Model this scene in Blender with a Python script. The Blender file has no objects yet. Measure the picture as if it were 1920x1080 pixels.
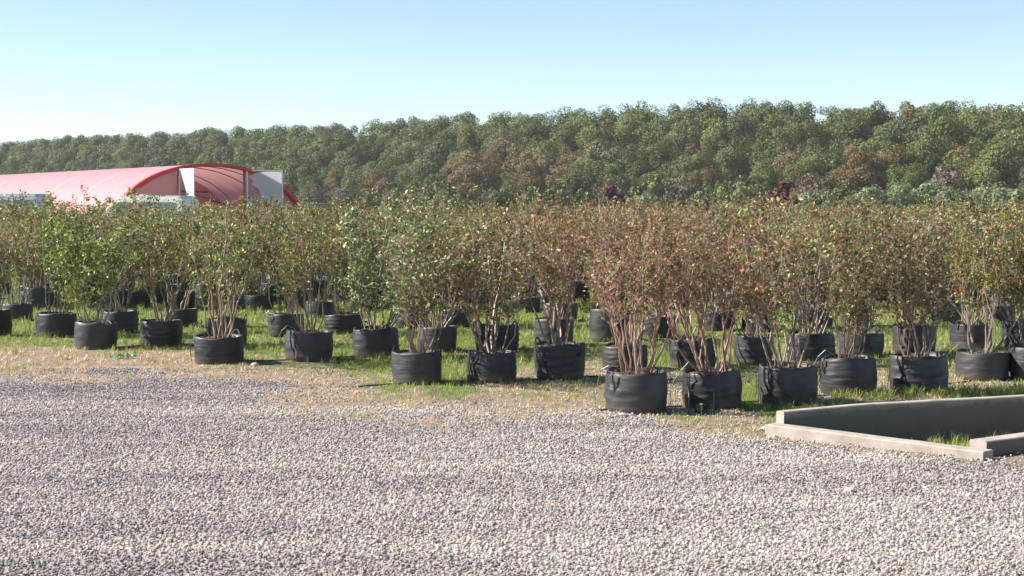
import bpy, math, random
import numpy as np
from mathutils import Vector

PI = math.pi
sc = bpy.context.scene
COL = sc.collection
R = math.radians

# ------------------------------------------------------------------ camera
F = 3000.0                     # focal length in pixels of the 1920 wide photograph
CAM_H = 1.8
PITCH = math.atan((540 - 383) / F)
cam_d = bpy.data.cameras.new('camera')
cam_d.sensor_width = 36.0
cam_d.lens = 36.0 * F / 1920.0
cam_d.clip_start = 0.1
cam_d.clip_end = 6000.0
cam = bpy.data.objects.new('camera', cam_d)
COL.objects.link(cam)
cam.location = (0, 0, CAM_H)
cam.rotation_euler = (PI / 2 - PITCH, 0, 0)
sc.camera = cam

# ------------------------------------------------------------------ sky, sun, exposure
SUN = Vector((-0.99, 0.10, 0.0)).normalized()
ELEV = R(36)
SUNV = Vector((SUN.x * math.cos(ELEV), SUN.y * math.cos(ELEV), math.sin(ELEV)))
w = bpy.data.worlds.new('World')
sc.world = w
w.use_nodes = True
nt = w.node_tree
nt.nodes.clear()
sky = nt.nodes.new('ShaderNodeTexSky')
sky.sky_type = 'NISHITA'
sky.sun_disc = False
sky.sun_elevation = ELEV
sky.sun_rotation = math.atan2(SUNV.x, SUNV.y)
sky.air_density = 1.0
sky.altitude = 2600
sky.dust_density = 0.0
sky.ozone_density = 1.6
bg = nt.nodes.new('ShaderNodeBackground')
bg.inputs['Strength'].default_value = 0.076
out = nt.nodes.new('ShaderNodeOutputWorld')
nt.links.new(sky.outputs[0], bg.inputs[0])
nt.links.new(bg.outputs[0], out.inputs[0])
sl = bpy.data.lights.new('sun', 'SUN')
sl.energy = 5.0
sl.angle = R(0.5)
sl.color = (1.0, 0.93, 0.83)
so = bpy.data.objects.new('sun', sl)
COL.objects.link(so)
so.location = (-30, 10, 40)
so.rotation_euler = SUNV.to_track_quat('Z', 'Y').to_euler()
sc.view_settings.view_transform = 'Standard'
sc.view_settings.look = 'None'
sc.view_settings.gamma = 1.0
sc.view_settings.exposure = 1.3
sc.cycles.max_bounces = 6
sc.cycles.transparent_max_bounces = 6
sc.cycles.use_denoising = True


def at(px, py, z=0.0):
    """world point at height z seen at pixel px,py of the 1920x1080 photograph"""
    x = (px - 960) / F
    v = (540 - py) / F
    dy = math.cos(PITCH) + v * math.sin(PITCH)
    dz = -math.sin(PITCH) + v * math.cos(PITCH)
    t = (z - CAM_H) / dz
    return Vector((x * t, dy * t, z))


def pxof(x, y, z=0.0):
    dx, dy, dz = x, y, z - CAM_H
    f = dy * math.cos(PITCH) - dz * math.sin(PITCH)
    u = dy * math.sin(PITCH) + dz * math.cos(PITCH)
    return 960 + F * dx / f, 540 - F * u / f


# ------------------------------------------------------------------ numpy noise
def vnoise(x, y, seed=0):
    x = np.asarray(x, float); y = np.asarray(y, float)
    xi = np.floor(x).astype(np.int64); yi = np.floor(y).astype(np.int64)
    xf = x - xi; yf = y - yi
    u = xf * xf * (3 - 2 * xf); v = yf * yf * (3 - 2 * yf)

    def h(a, b):
        n = (a * 374761393 + b * 668265263 + seed * 982451653) & 0xffffffff
        n = ((n ^ (n >> 13)) * 1274126177) & 0xffffffff
        return ((n ^ (n >> 16)) & 0xffff) / 65535.0
    return (h(xi, yi) * (1 - u) + h(xi + 1, yi) * u) * (1 - v) + (h(xi, yi + 1) * (1 - u) + h(xi + 1, yi + 1) * u) * v


def fbm(x, y, seed=0, o=4):
    s = 0; a = 0.5; t = 0
    for k in range(o):
        s = s + a * vnoise(x * 2 ** k, y * 2 ** k, seed + k * 17); t += a; a *= 0.55
    return s / t


def sstep(a, b, x):
    t = np.clip((x - a) / (b - a), 0, 1)
    return t * t * (3 - 2 * t)


# ------------------------------------------------------------------ mesh helpers
class MB:
    def __init__(self):
        self.v = []; self.f = []; self.n = 0; self.m = []

    def add(self, verts, faces, mat=0):
        verts = [tuple(p) for p in verts]
        self.v += verts
        self.f += [tuple(i + self.n for i in f) for f in faces]
        self.m += [mat] * len(faces)
        self.n += len(verts)

    def box(self, c, s, rz=0.0, mat=0, top=1.0):
        cx, cy, cz = c; a, b, h = s[0] / 2, s[1] / 2, s[2] / 2
        ca, sa = math.cos(rz), math.sin(rz)
        P = []
        for dz in (-h, h):
            k = top if dz > 0 else 1.0
            for dx, dy in ((-a, -b), (a, -b), (a, b), (-a, b)):
                dx *= k; dy *= k
                P.append((cx + dx * ca - dy * sa, cy + dx * sa + dy * ca, cz + dz))
        self.add(P, [(3, 2, 1, 0), (4, 5, 6, 7), (0, 1, 5, 4), (1, 2, 6, 5), (2, 3, 7, 6), (3, 0, 4, 7)], mat)

    def prism(self, poly, p0, ux, uz, un, t, mat=0):
        """poly in (u,w) extruded along un by t"""
        p0 = Vector(p0); ux = Vector(ux); uz = Vector(uz); un = Vector(un)
        n = len(poly)
        A = [p0 + ux * u + uz * w_ for u, w_ in poly]
        B = [p + un * t for p in A]
        F_ = [tuple(range(n))[::-1], tuple(range(n, 2 * n))]
        F_ += [(i, (i + 1) % n, n + (i + 1) % n, n + i) for i in range(n)]
        self.add(A + B, F_, mat)

    def tube(self, pts, rads, seg=5, mat=0, cap=True):
        pts = [Vector(p) for p in pts]
        n = len(pts)
        V = []
        ref = None
        for i, p in enumerate(pts):
            d = (pts[min(i + 1, n - 1)] - pts[max(i - 1, 0)])
            if d.length < 1e-9:
                d = Vector((0, 0, 1))
            d.normalize()
            if ref is None:
                ref = Vector((1, 0, 0)) if abs(d.x) < 0.8 else Vector((0, 1, 0))
            a = d.cross(ref); a.normalize(); b = d.cross(a)
            ref = (ref - d * ref.dot(d))
            if ref.length < 1e-4:
                ref = Vector((0.3, 1, 0.2))
            r = rads[i] if hasattr(rads, '__len__') else rads
            for k in range(seg):
                t = 2 * PI * k / seg
                V.append(p + a * (math.cos(t) * r) + b * (math.sin(t) * r))
        Fc = []
        for i in range(n - 1):
            for k in range(seg):
                k2 = (k + 1) % seg
                Fc.append((i * seg + k, i * seg + k2, (i + 1) * seg + k2, (i + 1) * seg + k))
        if cap:
            Fc.append(tuple(range(seg))[::-1]); Fc.append(tuple((n - 1) * seg + k for k in range(seg)))
        self.add(V, Fc, mat)

    def mesh(self, name, mats, smooth=False):
        me = bpy.data.meshes.new(name)
        me.from_pydata(self.v, [], self.f)
        for m in (mats if isinstance(mats, (list, tuple)) else [mats]):
            me.materials.append(m)
        if any(self.m):
            me.polygons.foreach_set('material_index', self.m)
        if smooth:
            me.polygons.foreach_set('use_smooth', [True] * len(me.polygons))
        me.update()
        return me


def quads_mesh(name, P, mat, smooth=False):
    """P: (N,4,3) quads or (N,3,3) triangles, all loose"""
    n, k, _ = P.shape
    me = bpy.data.meshes.new(name)
    me.vertices.add(n * k); me.loops.add(n * k); me.polygons.add(n)
    me.vertices.foreach_set('co', P.reshape(-1).astype(np.float32))
    me.loops.foreach_set('vertex_index', np.arange(n * k, dtype=np.int32))
    me.polygons.foreach_set('loop_start', np.arange(0, n * k, k, dtype=np.int32))
    me.materials.append(mat)
    me.update(calc_edges=True)
    return me


def obj(name, me, parent=None, loc=None, rz=0.0, scale=None):
    o = bpy.data.objects.new(name, me)
    COL.objects.link(o)
    if parent is not None:
        o.parent = parent
    if loc is not None:
        o.location = loc
    if rz:
        o.rotation_euler = (0, 0, rz)
    if scale is not None:
        o.scale = scale if hasattr(scale, '__len__') else (scale,) * 3
    return o


def thing(o, label, cat, group=None, kind=None):
    if label: o['label'] = label
    if cat: o['category'] = cat
    if group: o['group'] = group
    if kind: o['kind'] = kind
    return o


def empty(name, label, cat, loc=(0, 0, 0), rz=0.0, group=None):
    return thing(obj(name, None, None, loc, rz), label, cat, group)


# ------------------------------------------------------------------ materials
def new_mat(name):
    m = bpy.data.materials.new(name)
    m.use_nodes = True
    t = m.node_tree
    b = t.nodes['Principled BSDF']
    return m, t, b, t.nodes['Material Output']


def ramp(t, stops, interp='LINEAR'):
    n = t.nodes.new('ShaderNodeValToRGB')
    cr = n.color_ramp
    cr.interpolation = interp
    while len(cr.elements) < len(stops):
        cr.elements.new(0.5)
    for e, (p, c) in zip(cr.elements, stops):
        e.position = p; e.color = (c[0], c[1], c[2], 1)
    return n


def mixc(t, a, b, fac, mode='MIX'):
    n = t.nodes.new('ShaderNodeMix'); n.data_type = 'RGBA'; n.blend_type = mode
    n.clamp_factor = True
    for s, v in ((n.inputs[0], fac), (n.inputs[6], a), (n.inputs[7], b)):
        if hasattr(v, 'links') or isinstance(v, bpy.types.NodeSocket):
            t.links.new(v, s)
        elif isinstance(v, (tuple, list)):
            s.default_value = (v[0], v[1], v[2], 1)
        else:
            s.default_value = v
    return n.outputs[2]


def mathn(t, op, a, b=0.5, c=None):
    n = t.nodes.new('ShaderNodeMath'); n.operation = op
    for i, v in enumerate((a, b) if c is None else (a, b, c)):
        if isinstance(v, bpy.types.NodeSocket):
            t.links.new(v, n.inputs[i])
        else:
            n.inputs[i].default_value = v
    return n.outputs[0]


def noise(t, scale, detail=4, vec=None, rough=0.5, out='Fac'):
    n = t.nodes.new('ShaderNodeTexNoise')
    n.inputs['Scale'].default_value = scale
    n.inputs['Detail'].default_value = detail
    n.inputs['Roughness'].default_value = rough
    if vec is not None:
        t.links.new(vec, n.inputs['Vector'])
    return n.outputs[out]


def coords(t, kind='Object'):
    return t.nodes.new('ShaderNodeTexCoord').outputs[kind]


def bump(t, b, h, strength=0.4, dist=0.02):
    n = t.nodes.new('ShaderNodeBump')
    n.inputs['Strength'].default_value = strength
    n.inputs['Distance'].default_value = dist
    t.links.new(h, n.inputs['Height'])
    t.links.new(n.outputs[0], b.inputs['Normal'])


def translucent(t, b, out, colsock, fac):
    tr = t.nodes.new('ShaderNodeBsdfTranslucent')
    if isinstance(colsock, bpy.types.NodeSocket):
        t.links.new(colsock, tr.inputs[0])
    else:
        tr.inputs[0].default_value = (*colsock, 1)
    mx = t.nodes.new('ShaderNodeMixShader')
    mx.inputs[0].default_value = fac
    t.links.new(b.outputs[0], mx.inputs[1]); t.links.new(tr.outputs[0], mx.inputs[2])
    t.links.new(mx.outputs[0], out.inputs[0])


def leaf_mat(name, greens, browns, rough=0.45, trans=0.25, spec=0.5):
    m, t, b, o = new_mat(name)
    geo = t.nodes.new('ShaderNodeNewGeometry')
    oi = t.nodes.new('ShaderNodeObjectInfo')
    rnd = geo.outputs['Random Per Island']
    wn = t.nodes.new('ShaderNodeTexWhiteNoise'); wn.noise_dimensions = '1D'
    t.links.new(mathn(t, 'MULTIPLY', rnd, 917.3), wn.inputs['W'])
    g = ramp(t, greens); br = ramp(t, browns)
    t.links.new(rnd, g.inputs[0]); t.links.new(rnd, br.inputs[0])
    sep = t.nodes.new('ShaderNodeSeparateColor')
    t.links.new(oi.outputs['Color'], sep.inputs[0])
    cl_ = noise(t, 7.0 if name == 'shrub_leaf' else 2.2, 2, coords(t), 0.5)
    cl_ = mathn(t, 'ADD', mathn(t, 'MULTIPLY', mathn(t, 'SUBTRACT', cl_, 0.5), 2.6), 0.5)
    mixv = mathn(t, 'ADD', mathn(t, 'MULTIPLY', wn.outputs['Value'], 0.5), mathn(t, 'MULTIPLY', cl_, 0.5))
    f = mathn(t, 'LESS_THAN', mixv, sep.outputs[0])
    c = mixc(t, g.outputs[0], br.outputs[0], f)
    hs = t.nodes.new('ShaderNodeHueSaturation')
    t.links.new(c, hs.inputs['Color'])
    t.links.new(mathn(t, 'MULTIPLY', sep.outputs[1], 2.0), hs.inputs['Value'])
    t.links.new(mathn(t, 'MULTIPLY', sep.outputs[2], 2.0), hs.inputs['Saturation'])
    t.links.new(hs.outputs[0], b.inputs['Base Color'])
    b.inputs['Roughness'].default_value = rough
    b.inputs['Specular IOR Level'].default_value = spec
    translucent(t, b, o, hs.outputs[0], trans)
    return m


M_leaf = leaf_mat('shrub_leaf',
                  [(0.0, (0.05, 0.080, 0.022)), (0.3, (0.10, 0.145, 0.038)), (0.6, (0.17, 0.21, 0.055)), (0.85, (0.27, 0.31, 0.09)), (1.0, (0.50, 0.50, 0.17))],
                  [(0.0, (0.11, 0.065, 0.03)), (0.3, (0.20, 0.12, 0.055)), (0.6, (0.27, 0.16, 0.075)), (0.88, (0.33, 0.18, 0.09)), (0.97, (0.42, 0.16, 0.09)), (1.0, (0.42, 0.10, 0.08))],
                  rough=0.5, trans=0.3, spec=0.4)
M_tree = leaf_mat('tree_leaf',
                  [(0.0, (0.038, 0.064, 0.012)), (0.4, (0.078, 0.112, 0.020)), (0.8, (0.125, 0.16, 0.030)), (1.0, (0.19, 0.21, 0.045))],
                  [(0.0, (0.085, 0.062, 0.026)), (0.5, (0.15, 0.105, 0.042)), (1.0, (0.23, 0.155, 0.06))], rough=0.6, trans=0.22, spec=0.3)
M_twiggy = leaf_mat('bush_twig',
                    [(0.0, (0.09, 0.085, 0.06)), (0.5, (0.14, 0.12, 0.085)), (1.0, (0.19, 0.15, 0.11))],
                    [(0.0, (0.12, 0.09, 0.06)), (1.0, (0.20, 0.15, 0.10))], rough=0.8, trans=0.15, spec=0.2)
M_willow = leaf_mat('willow_leaf',
                    [(0.0, (0.10, 0.14, 0.055)), (0.5, (0.17, 0.22, 0.095)), (1.0, (0.25, 0.30, 0.14))],
                    [(0.0, (0.10, 0.10, 0.04)), (1.0, (0.2, 0.2, 0.08))], rough=0.6, trans=0.3, spec=0.3)
M_maroon = leaf_mat('maroon_leaf',
                    [(0.0, (0.05, 0.012, 0.02)), (0.6, (0.10, 0.022, 0.032)), (1.0, (0.2, 0.05, 0.05))],
                    [(0.0, (0.08, 0.02, 0.02)), (1.0, (0.25, 0.09, 0.06))], rough=0.5, trans=0.2, spec=0.3)


def stem_material(name, cols):
    m, t, b, o = new_mat(name)
    geo = t.nodes.new('ShaderNodeNewGeometry')
    r = ramp(t, cols)
    t.links.new(geo.outputs['Random Per Island'], r.inputs[0])
    n = noise(t, 60, 3, coords(t))
    c = mixc(t, r.outputs[0], (0.10, 0.075, 0.055), mathn(t, 'MULTIPLY', n, 0.5))
    t.links.new(c, b.inputs['Base Color'])
    b.inputs['Roughness'].default_value = 0.55
    return m


M_stem = stem_material('grey_brown_stem', [(0, (0.14, 0.10, 0.075)), (0.4, (0.25, 0.19, 0.145)), (0.75, (0.36, 0.29, 0.22)), (1, (0.22, 0.11, 0.07))])
M_stem_red = stem_material('reddish_stem', [(0, (0.17, 0.10, 0.07)), (0.4, (0.36, 0.24, 0.18)), (0.7, (0.36, 0.14, 0.11)), (1, (0.46, 0.34, 0.26))])
M_bark = stem_material('bark', [(0, (0.10, 0.085, 0.07)), (1, (0.17, 0.14, 0.11))])


def pot_material():
    m, t, b, o = new_mat('black_fabric')
    co = coords(t)
    oi = t.nodes.new('ShaderNodeObjectInfo')
    off = t.nodes.new('ShaderNodeVectorMath'); off.operation = 'ADD'
    sc_ = t.nodes.new('ShaderNodeVectorMath'); sc_.operation = 'SCALE'
    cx = t.nodes.new('ShaderNodeCombineXYZ')
    t.links.new(oi.outputs['Random'], cx.inputs[0]); t.links.new(oi.outputs['Random'], cx.inputs[2])
    t.links.new(cx.outputs[0], sc_.inputs[0]); sc_.inputs['Scale'].default_value = 37.0
    t.links.new(co, off.inputs[0]); t.links.new(sc_.outputs[0], off.inputs[1])
    v = off.outputs[0]
    n1 = noise(t, 7, 5, v, 0.6)
    r1 = ramp(t, [(0.35, (0, 0, 0)), (0.75, (1, 1, 1))])
    t.links.new(n1, r1.inputs[0])
    c = mixc(t, (0.006, 0.0065, 0.009), (0.034, 0.035, 0.040), r1.outputs[0])
    # dried mud splashes low down
    sp = t.nodes.new('ShaderNodeSeparateXYZ'); t.links.new(co, sp.inputs[0])
    low = mathn(t, 'SUBTRACT', 0.13, sp.outputs[2])
    low = mathn(t, 'MULTIPLY', low, 5.5)
    low = mathn(t, 'MULTIPLY', low, noise(t, 11, 4, v, 0.65))
    low = mathn(t, 'MULTIPLY', mathn(t, 'MAXIMUM', low, 0.0), oi.outputs['Random'])
    c = mixc(t, c, (0.15, 0.115, 0.085), mathn(t, 'MULTIPLY', low, 2.4))
    c = mixc(t, c, (0.085, 0.082, 0.08), mathn(t, 'MULTIPLY', mathn(t, 'FRACT', mathn(t, 'MULTIPLY', oi.outputs['Random'], 7.31)), 0.35))
    # pale run marks
    mp = t.nodes.new('ShaderNodeMapping'); mp.inputs['Scale'].default_value = (14, 14, 1.2)
    t.links.new(v, mp.inputs[0])
    n3 = noise(t, 1.0, 3, mp.outputs[0], 0.6)
    r3 = ramp(t, [(0.6, (0, 0, 0)), (0.8, (1, 1, 1))]); t.links.new(n3, r3.inputs[0])
    c = mixc(t, c, (0.09, 0.085, 0.08), mathn(t, 'MULTIPLY', r3.outputs[0], 0.25))
    t.links.new(c, b.inputs['Base Color'])
    b.inputs['Roughness'].default_value = 0.5
    b.inputs['Sheen Weight'].default_value = 0.0
    mp2 = t.nodes.new('ShaderNodeMapping'); mp2.inputs['Scale'].default_value = (3, 3, 26)
    t.links.new(v, mp2.inputs[0])
    bump(t, b, mathn(t, 'ADD', noise(t, 1.0, 4, mp2.outputs[0], 0.65), mathn(t, 'MULTIPLY', noise(t, 260, 1, v), 0.15)), 0.55, 0.012)
    return m


M_pot = pot_material()


def simple(name, col, rough=0.6, metal=0.0, nz=None, spec=0.5):
    m, t, b, o = new_mat(name)
    b.inputs['Roughness'].default_value = rough
    b.inputs['Metallic'].default_value = metal
    b.inputs['Specular IOR Level'].default_value = spec
    if nz:
        sc2, col2, amt = nz
        n = noise(t, sc2, 5, coords(t), 0.65)
        r = ramp(t, [(0.35, (0, 0, 0)), (0.7, (1, 1, 1))]); t.links.new(n, r.inputs[0])
        c = mixc(t, col, col2, mathn(t, 'MULTIPLY', r.outputs[0], amt))
        t.links.new(c, b.inputs['Base Color'])
    else:
        b.inputs['Base Color'].default_value = (*col, 1)
    return m


M_soil = simple('potting_soil', (0.055, 0.036, 0.024), 0.95, nz=(60, (0.16, 0.10, 0.065), 0.8))
M_strap = simple('black_strap', (0.022, 0.022, 0.024), 0.7, nz=(30, (0.06, 0.06, 0.06), 0.5))
M_hose = simple('black_hose', (0.02, 0.019, 0.018), 0.6, nz=(9, (0.10, 0.075, 0.055), 0.7))
M_micro = simple('pale_microtube', (0.16, 0.18, 0.15), 0.4, nz=(15, (0.3, 0.32, 0.27), 0.8))
M_greenpaint = simple('green_painted_wire', (0.045, 0.11, 0.085), 0.4, nz=(20, (0.02, 0.05, 0.04), 0.8))
M_turq = simple('turquoise_film', (0.05, 0.30, 0.22), 0.4, nz=(20, (0.2, 0.45, 0.35), 0.8))
M_pale = simple('pale_stone', (0.5, 0.46, 0.41), 0.85, nz=(25, (0.32, 0.28, 0.24), 0.8))


# ------------------------------------------------------------------ ground layout (world metres)
BND = [(-400, 706), (0, 706), (90, 712), (200, 716), (330, 724), (450, 722), (500, 755), (560, 775), (700, 786), (800, 803), (860, 806), (930, 790), (1050, 778),
       (1140, 776), (1230, 784), (1300, 806), (1440, 813), (1841, 863), (2100, 866), (2500, 860)]
bx_, by_ = zip(*[tuple(at(px, py))[:2] for px, py in BND])
GRN = [(-400, 652), (0, 650), (130, 660), (240, 664), (350, 662), (380, 694), (470, 700), (560, 702), (640, 696), (700, 735), (800, 742), (950, 752), (1050, 765),
       (1130, 775), (1230, 782), (1300, 806), (1440, 813), (1841, 863), (2100, 866), (2500, 860)]
gx_, gy_ = zip(*[tuple(at(px, py))[:2] for px, py in GRN])


def zones(x, y):
    """gravel, straw, green weights at ground points"""
    x = np.asarray(x, float); y = np.asarray(y, float)
    n = fbm(x * 1.1, y * 0.55, 3, 5) - 0.5
    n2 = fbm(x * 5, y * 2.5, 9, 3) - 0.5
    yb = np.interp(x, bx_, by_); yg = np.interp(x, gx_, gy_)
    s = y - yb + n * 2.0 + n2 * 0.5
    right = sstep(1.2, 2.0, x)
    s = s * (1 - right) + (y - yb) * right
    gravel = 1 - sstep(-0.62, 0.12, s + (fbm(x * 9, y * 5, 61, 3) - 0.5) * 0.9)
    # gravel islands within the straw band
    isl = sstep(0.52, 0.68, fbm(x * 1.2 + 5, y * 0.8, 21, 4)) * (1 - sstep(0.8, 3.4, s)) * (1 - sstep(-0.6, 0.4, x))
    gravel = np.maximum(gravel, isl * 0.85)
    g = y - yg + n * 1.3 + n2 * 0.7
    green = sstep(-0.25, 0.7, g) * (1 - gravel)
    patch = sstep(0.44, 0.56, fbm(x * 1.3 - 3, y * 0.6 + 2, 33, 4)) * (1 - sstep(15, 24, y))
    green = green * (1 - 0.85 * patch)
    return gravel, np.clip(1 - gravel - green, 0, 1), green


# forest edge line
E0 = np.array([66.0, 196.0]); E1 = np.array([-138.0, 430.0])
ED = (E1 - E0) / np.linalg.norm(E1 - E0); EN = np.array([-ED[1], ED[0]])
if EN[1] < 0: EN = -EN
ELEN = float(np.linalg.norm(E1 - E0))


def hill(x, y):
    x = np.asarray(x, float); y = np.asarray(y, float)
    s = (x - E0[0]) * EN[0] + (y - E0[1]) * EN[1]
    t = ((x - E0[0]) * ED[0] + (y - E0[1]) * ED[1]) / ELEN
    k = 1.0 + 0.58 * np.exp(-((t - 0.30) / 0.26) ** 2)
    h = (6.4 * k - 1.9 * np.exp(-((t - 0.05) / 0.27) ** 2) + 1.2 * np.exp(-((t - 0.62) / 0.25) ** 2) + 4.4 * np.clip((t - 0.35) / 0.6, 0, 1.2)) * sstep(2, 46, s) + 1.0 * sstep(40, 90, s)
    return h * sstep(-1.0, -0.4, t)


def grid_axis(lo, hi, step, far_lo, far_hi, g=1.13):
    a = list(np.arange(lo, hi, step))
    s = step; v = a[-1]
    while v < far_hi:
        s *= g; v += min(s, 60); a.append(v)
    s = step; v = a[0]; pre = []
    while v > far_lo:
        s *= g; v -= min(s, 60); pre.append(v)
    return np.array(pre[::-1] + a)


# the concrete curbs' plan (used to keep cover out of them)
A = at(1434, 815); B = at(1843, 864)
AB = (B - A); ABn = AB.normalized(); ABp = Vector((-ABn.y, ABn.x, 0))
if ABp.y < 0: ABp = -ABp


def curb_side(x, y):
    """signed distance behind the long curb's front face"""
    return (x - A.x) * ABp.x + (y - A.y) * ABp.y, (x - A.x) * ABn.x + (y - A.y) * ABn.y



C0 = at(1470, 772, 0.165); C1 = at(1640, 757, 0.165); C2 = at(1930, 742, 0.165); C3 = at(2500, 726, 0.165)
E_0 = at(1850, 828, 0.108); E_1 = at(1925, 818, 0.108)
for q in (C0, C1, C2, C3, E_0, E_1): q.z = 0.0
dE = (E_1 - E_0).normalized()


def in_bed(x, y, m=0.05):
    s_, l_ = curb_side(x, y)
    e_ = (x - E_0.x) * -dE.y + (y - E_0.y) * dE.x
    yb = np.interp(x, [C0.x, C1.x, C2.x, C3.x], [C0.y, C1.y, C2.y, C3.y])
    return (s_ > m) & (e_ > m) & (y < yb + 0.045) & (l_ > 0) & (x < C3.x)


def build_ground():
    X = grid_axis(-7.5, 7.5, 0.08, -900, 900)
    Y = grid_axis(6.8, 22.0, 0.07, -60, 1200, 1.06)
    GX, GY = np.meshgrid(X, Y)
    nx, ny = len(X), len(Y)
    gr, st, gn = zones(GX, GY)
    Z = hill(GX, GY)
    near = (GY < 60)
    Z = Z + np.where(near, (fbm(GX * 1.3, GY * 1.3, 5, 4) - 0.5) * 0.035 - 0.006 + 0 * gr, 0)
    Z = Z - 0.17 * in_bed(GX, GY, 0.06)
    me = bpy.data.meshes.new('ground')
    V = np.stack([GX, GY, Z], -1).reshape(-1, 3)
    idx = np.arange(nx * ny).reshape(ny, nx)
    Q = np.stack([idx[:-1, :-1], idx[:-1, 1:], idx[1:, 1:], idx[1:, :-1]], -1).reshape(-1, 4)
    me.vertices.add(len(V)); me.loops.add(Q.size); me.polygons.add(len(Q))
    me.vertices.foreach_set('co', V.reshape(-1).astype(np.float32))
    me.loops.foreach_set('vertex_index', Q.reshape(-1).astype(np.int32))
    me.polygons.foreach_set('loop_start', np.arange(0, Q.size, 4, dtype=np.int32))
    me.polygons.foreach_set('use_smooth', np.ones(len(Q), bool))
    ca = me.color_attributes.new('cover', 'FLOAT_COLOR', 'POINT')
    C = np.stack([gr, st, gn, np.ones_like(gr)], -1).reshape(-1).astype(np.float32)
    ca.data.foreach_set('color', C)
    me.update(calc_edges=True)
    m, t, b, o = new_mat('ground_cover')
    at_ = t.nodes.new('ShaderNodeAttribute'); at_.attribute_name = 'cover'
    sep = t.nodes.new('ShaderNodeSeparateColor'); t.links.new(at_.outputs['Color'], sep.inputs[0])
    co = coords(t)
    n_f = noise(t, 55, 5, co, 0.7)
    n_m = noise(t, 3, 5, co, 0.6)
    gv = ramp(t, [(0.3, (0.25, 0.22, 0.20)), (0.5, (0.38, 0.34, 0.31)), (0.7, (0.48, 0.43, 0.39))])
    t.links.new(n_f, gv.inputs[0])
    stw = ramp(t, [(0.3, (0.11, 0.08, 0.06)), (0.5, (0.25, 0.20, 0.15)), (0.72, (0.42, 0.35, 0.27))])
    t.links.new(n_f, stw.inputs[0])
    grn = ramp(t, [(0.3, (0.09, 0.075, 0.035)), (0.5, (0.10, 0.15, 0.035)), (0.75, (0.17, 0.21, 0.06))])
    t.links.new(n_m, grn.inputs[0])
    c = mixc(t, stw.outputs[0], gv.outputs[0], sep.outputs[0])
    c = mixc(t, c, grn.outputs[0], sep.outputs[2])
    t.links.new(c, b.inputs['Base Color'])
    b.inputs['Roughness'].default_value = 0.95
    b.inputs['Specular IOR Level'].default_value = 0.2
    bump(t, b, n_f, 0.8, 0.02)
    me.materials.append(m)
    o = obj('ground', me)
    thing(o, 'flat yard ground of gravel and grass reaching the wooded slope', 'ground', kind='structure')
    return o


build_ground()


# ------------------------------------------------------------------ instanced ground cover (gravel)
def points_object(name, P, mat, rmin, rmax, flat, label):
    me = bpy.data.meshes.new(name)
    me.vertices.add(len(P))
    me.vertices.foreach_set('co', P.astype(np.float32).reshape(-1))
    me.materials.append(mat)
    me.update()
    o = obj(name, me)
    g = bpy.data.node_groups.new(name + '_scatter', 'GeometryNodeTree')
    g.interface.new_socket(name='Geometry', in_out='INPUT', socket_type='NodeSocketGeometry')
    g.interface.new_socket(name='Geometry', in_out='OUTPUT', socket_type='NodeSocketGeometry')
    N = g.nodes; L = g.links
    gi = N.new('NodeGroupInput'); go = N.new('NodeGroupOutput')
    ico = N.new('GeometryNodeMeshIcoSphere'); ico.inputs['Radius'].default_value = 1.0; ico.inputs['Subdivisions'].default_value = 1
    sm = N.new('GeometryNodeSetMaterial'); sm.inputs['Material'].default_value = mat
    L.new(ico.outputs['Mesh'], sm.inputs[0])
    iop = N.new('GeometryNodeInstanceOnPoints')
    L.new(gi.outputs[0], iop.inputs['Points']); L.new(sm.outputs[0], iop.inputs['Instance'])
    rs = N.new('FunctionNodeRandomValue'); rs.data_type = 'FLOAT_VECTOR'
    rs.inputs[0].default_value = (rmin, rmin * 0.8, rmin * flat); rs.inputs[1].default_value = (rmax, rmax * 0.85, rmax * flat)
    rr = N.new('FunctionNodeRandomValue'); rr.data_type = 'FLOAT_VECTOR'
    rr.inputs[0].default_value = (-0.9, -0.9, 0); rr.inputs[1].default_value = (0.9, 0.9, 6.28)
    rr.inputs['Seed'].default_value = 7
    L.new(rs.outputs[0], iop.inputs['Scale']); L.new(rr.outputs[0], iop.inputs['Rotation'])
    L.new(iop.outputs[0], go.inputs[0])
    md = o.modifiers.new('scatter', 'NODES'); md.node_group = g
    thing(o, label, 'gravel', kind='stuff')
    return o


def gravel_material():
    m, t, b, o = new_mat('crushed_stone')
    oi = t.nodes.new('ShaderNodeObjectInfo')
    r = ramp(t, [(0.0, (0.15, 0.135, 0.13)), (0.2, (0.29, 0.26, 0.248)), (0.55, (0.375, 0.337, 0.320)), (0.85, (0.46, 0.41, 0.387)), (1.0, (0.62, 0.545, 0.50))])
    t.links.new(oi.outputs['Random'], r.inputs[0])
    geo = t.nodes.new('ShaderNodeNewGeometry')
    mp = t.nodes.new('ShaderNodeMapping'); mp.inputs['Scale'].default_value = (0.16, 1.25, 1)
    t.links.new(geo.outputs['Position'], mp.inputs[0])
    n = noise(t, 0.9, 4, mp.outputs[0], 0.65)
    r2 = ramp(t, [(0.36, (0.66, 0.67, 0.68)), (0.5, (0.98, 0.98, 0.96)), (0.62, (1.24, 1.21, 1.13))])
    t.links.new(n, r2.inputs[0])
    c = mixc(t, r.outputs[0], r2.outputs[0], 1.0, 'MULTIPLY')
    t.links.new(c, b.inputs['Base Color'])
    b.inputs['Roughness'].default_value = 0.85
    b.inputs['Specular IOR Level'].default_value = 0.3
    return m


M_gravel = gravel_material()
rng = np.random.default_rng(11)


def ground_z(x, y):
    return (fbm(x * 1.3, y * 1.3, 5, 4) - 0.5) * 0.035 - 0.006


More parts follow.
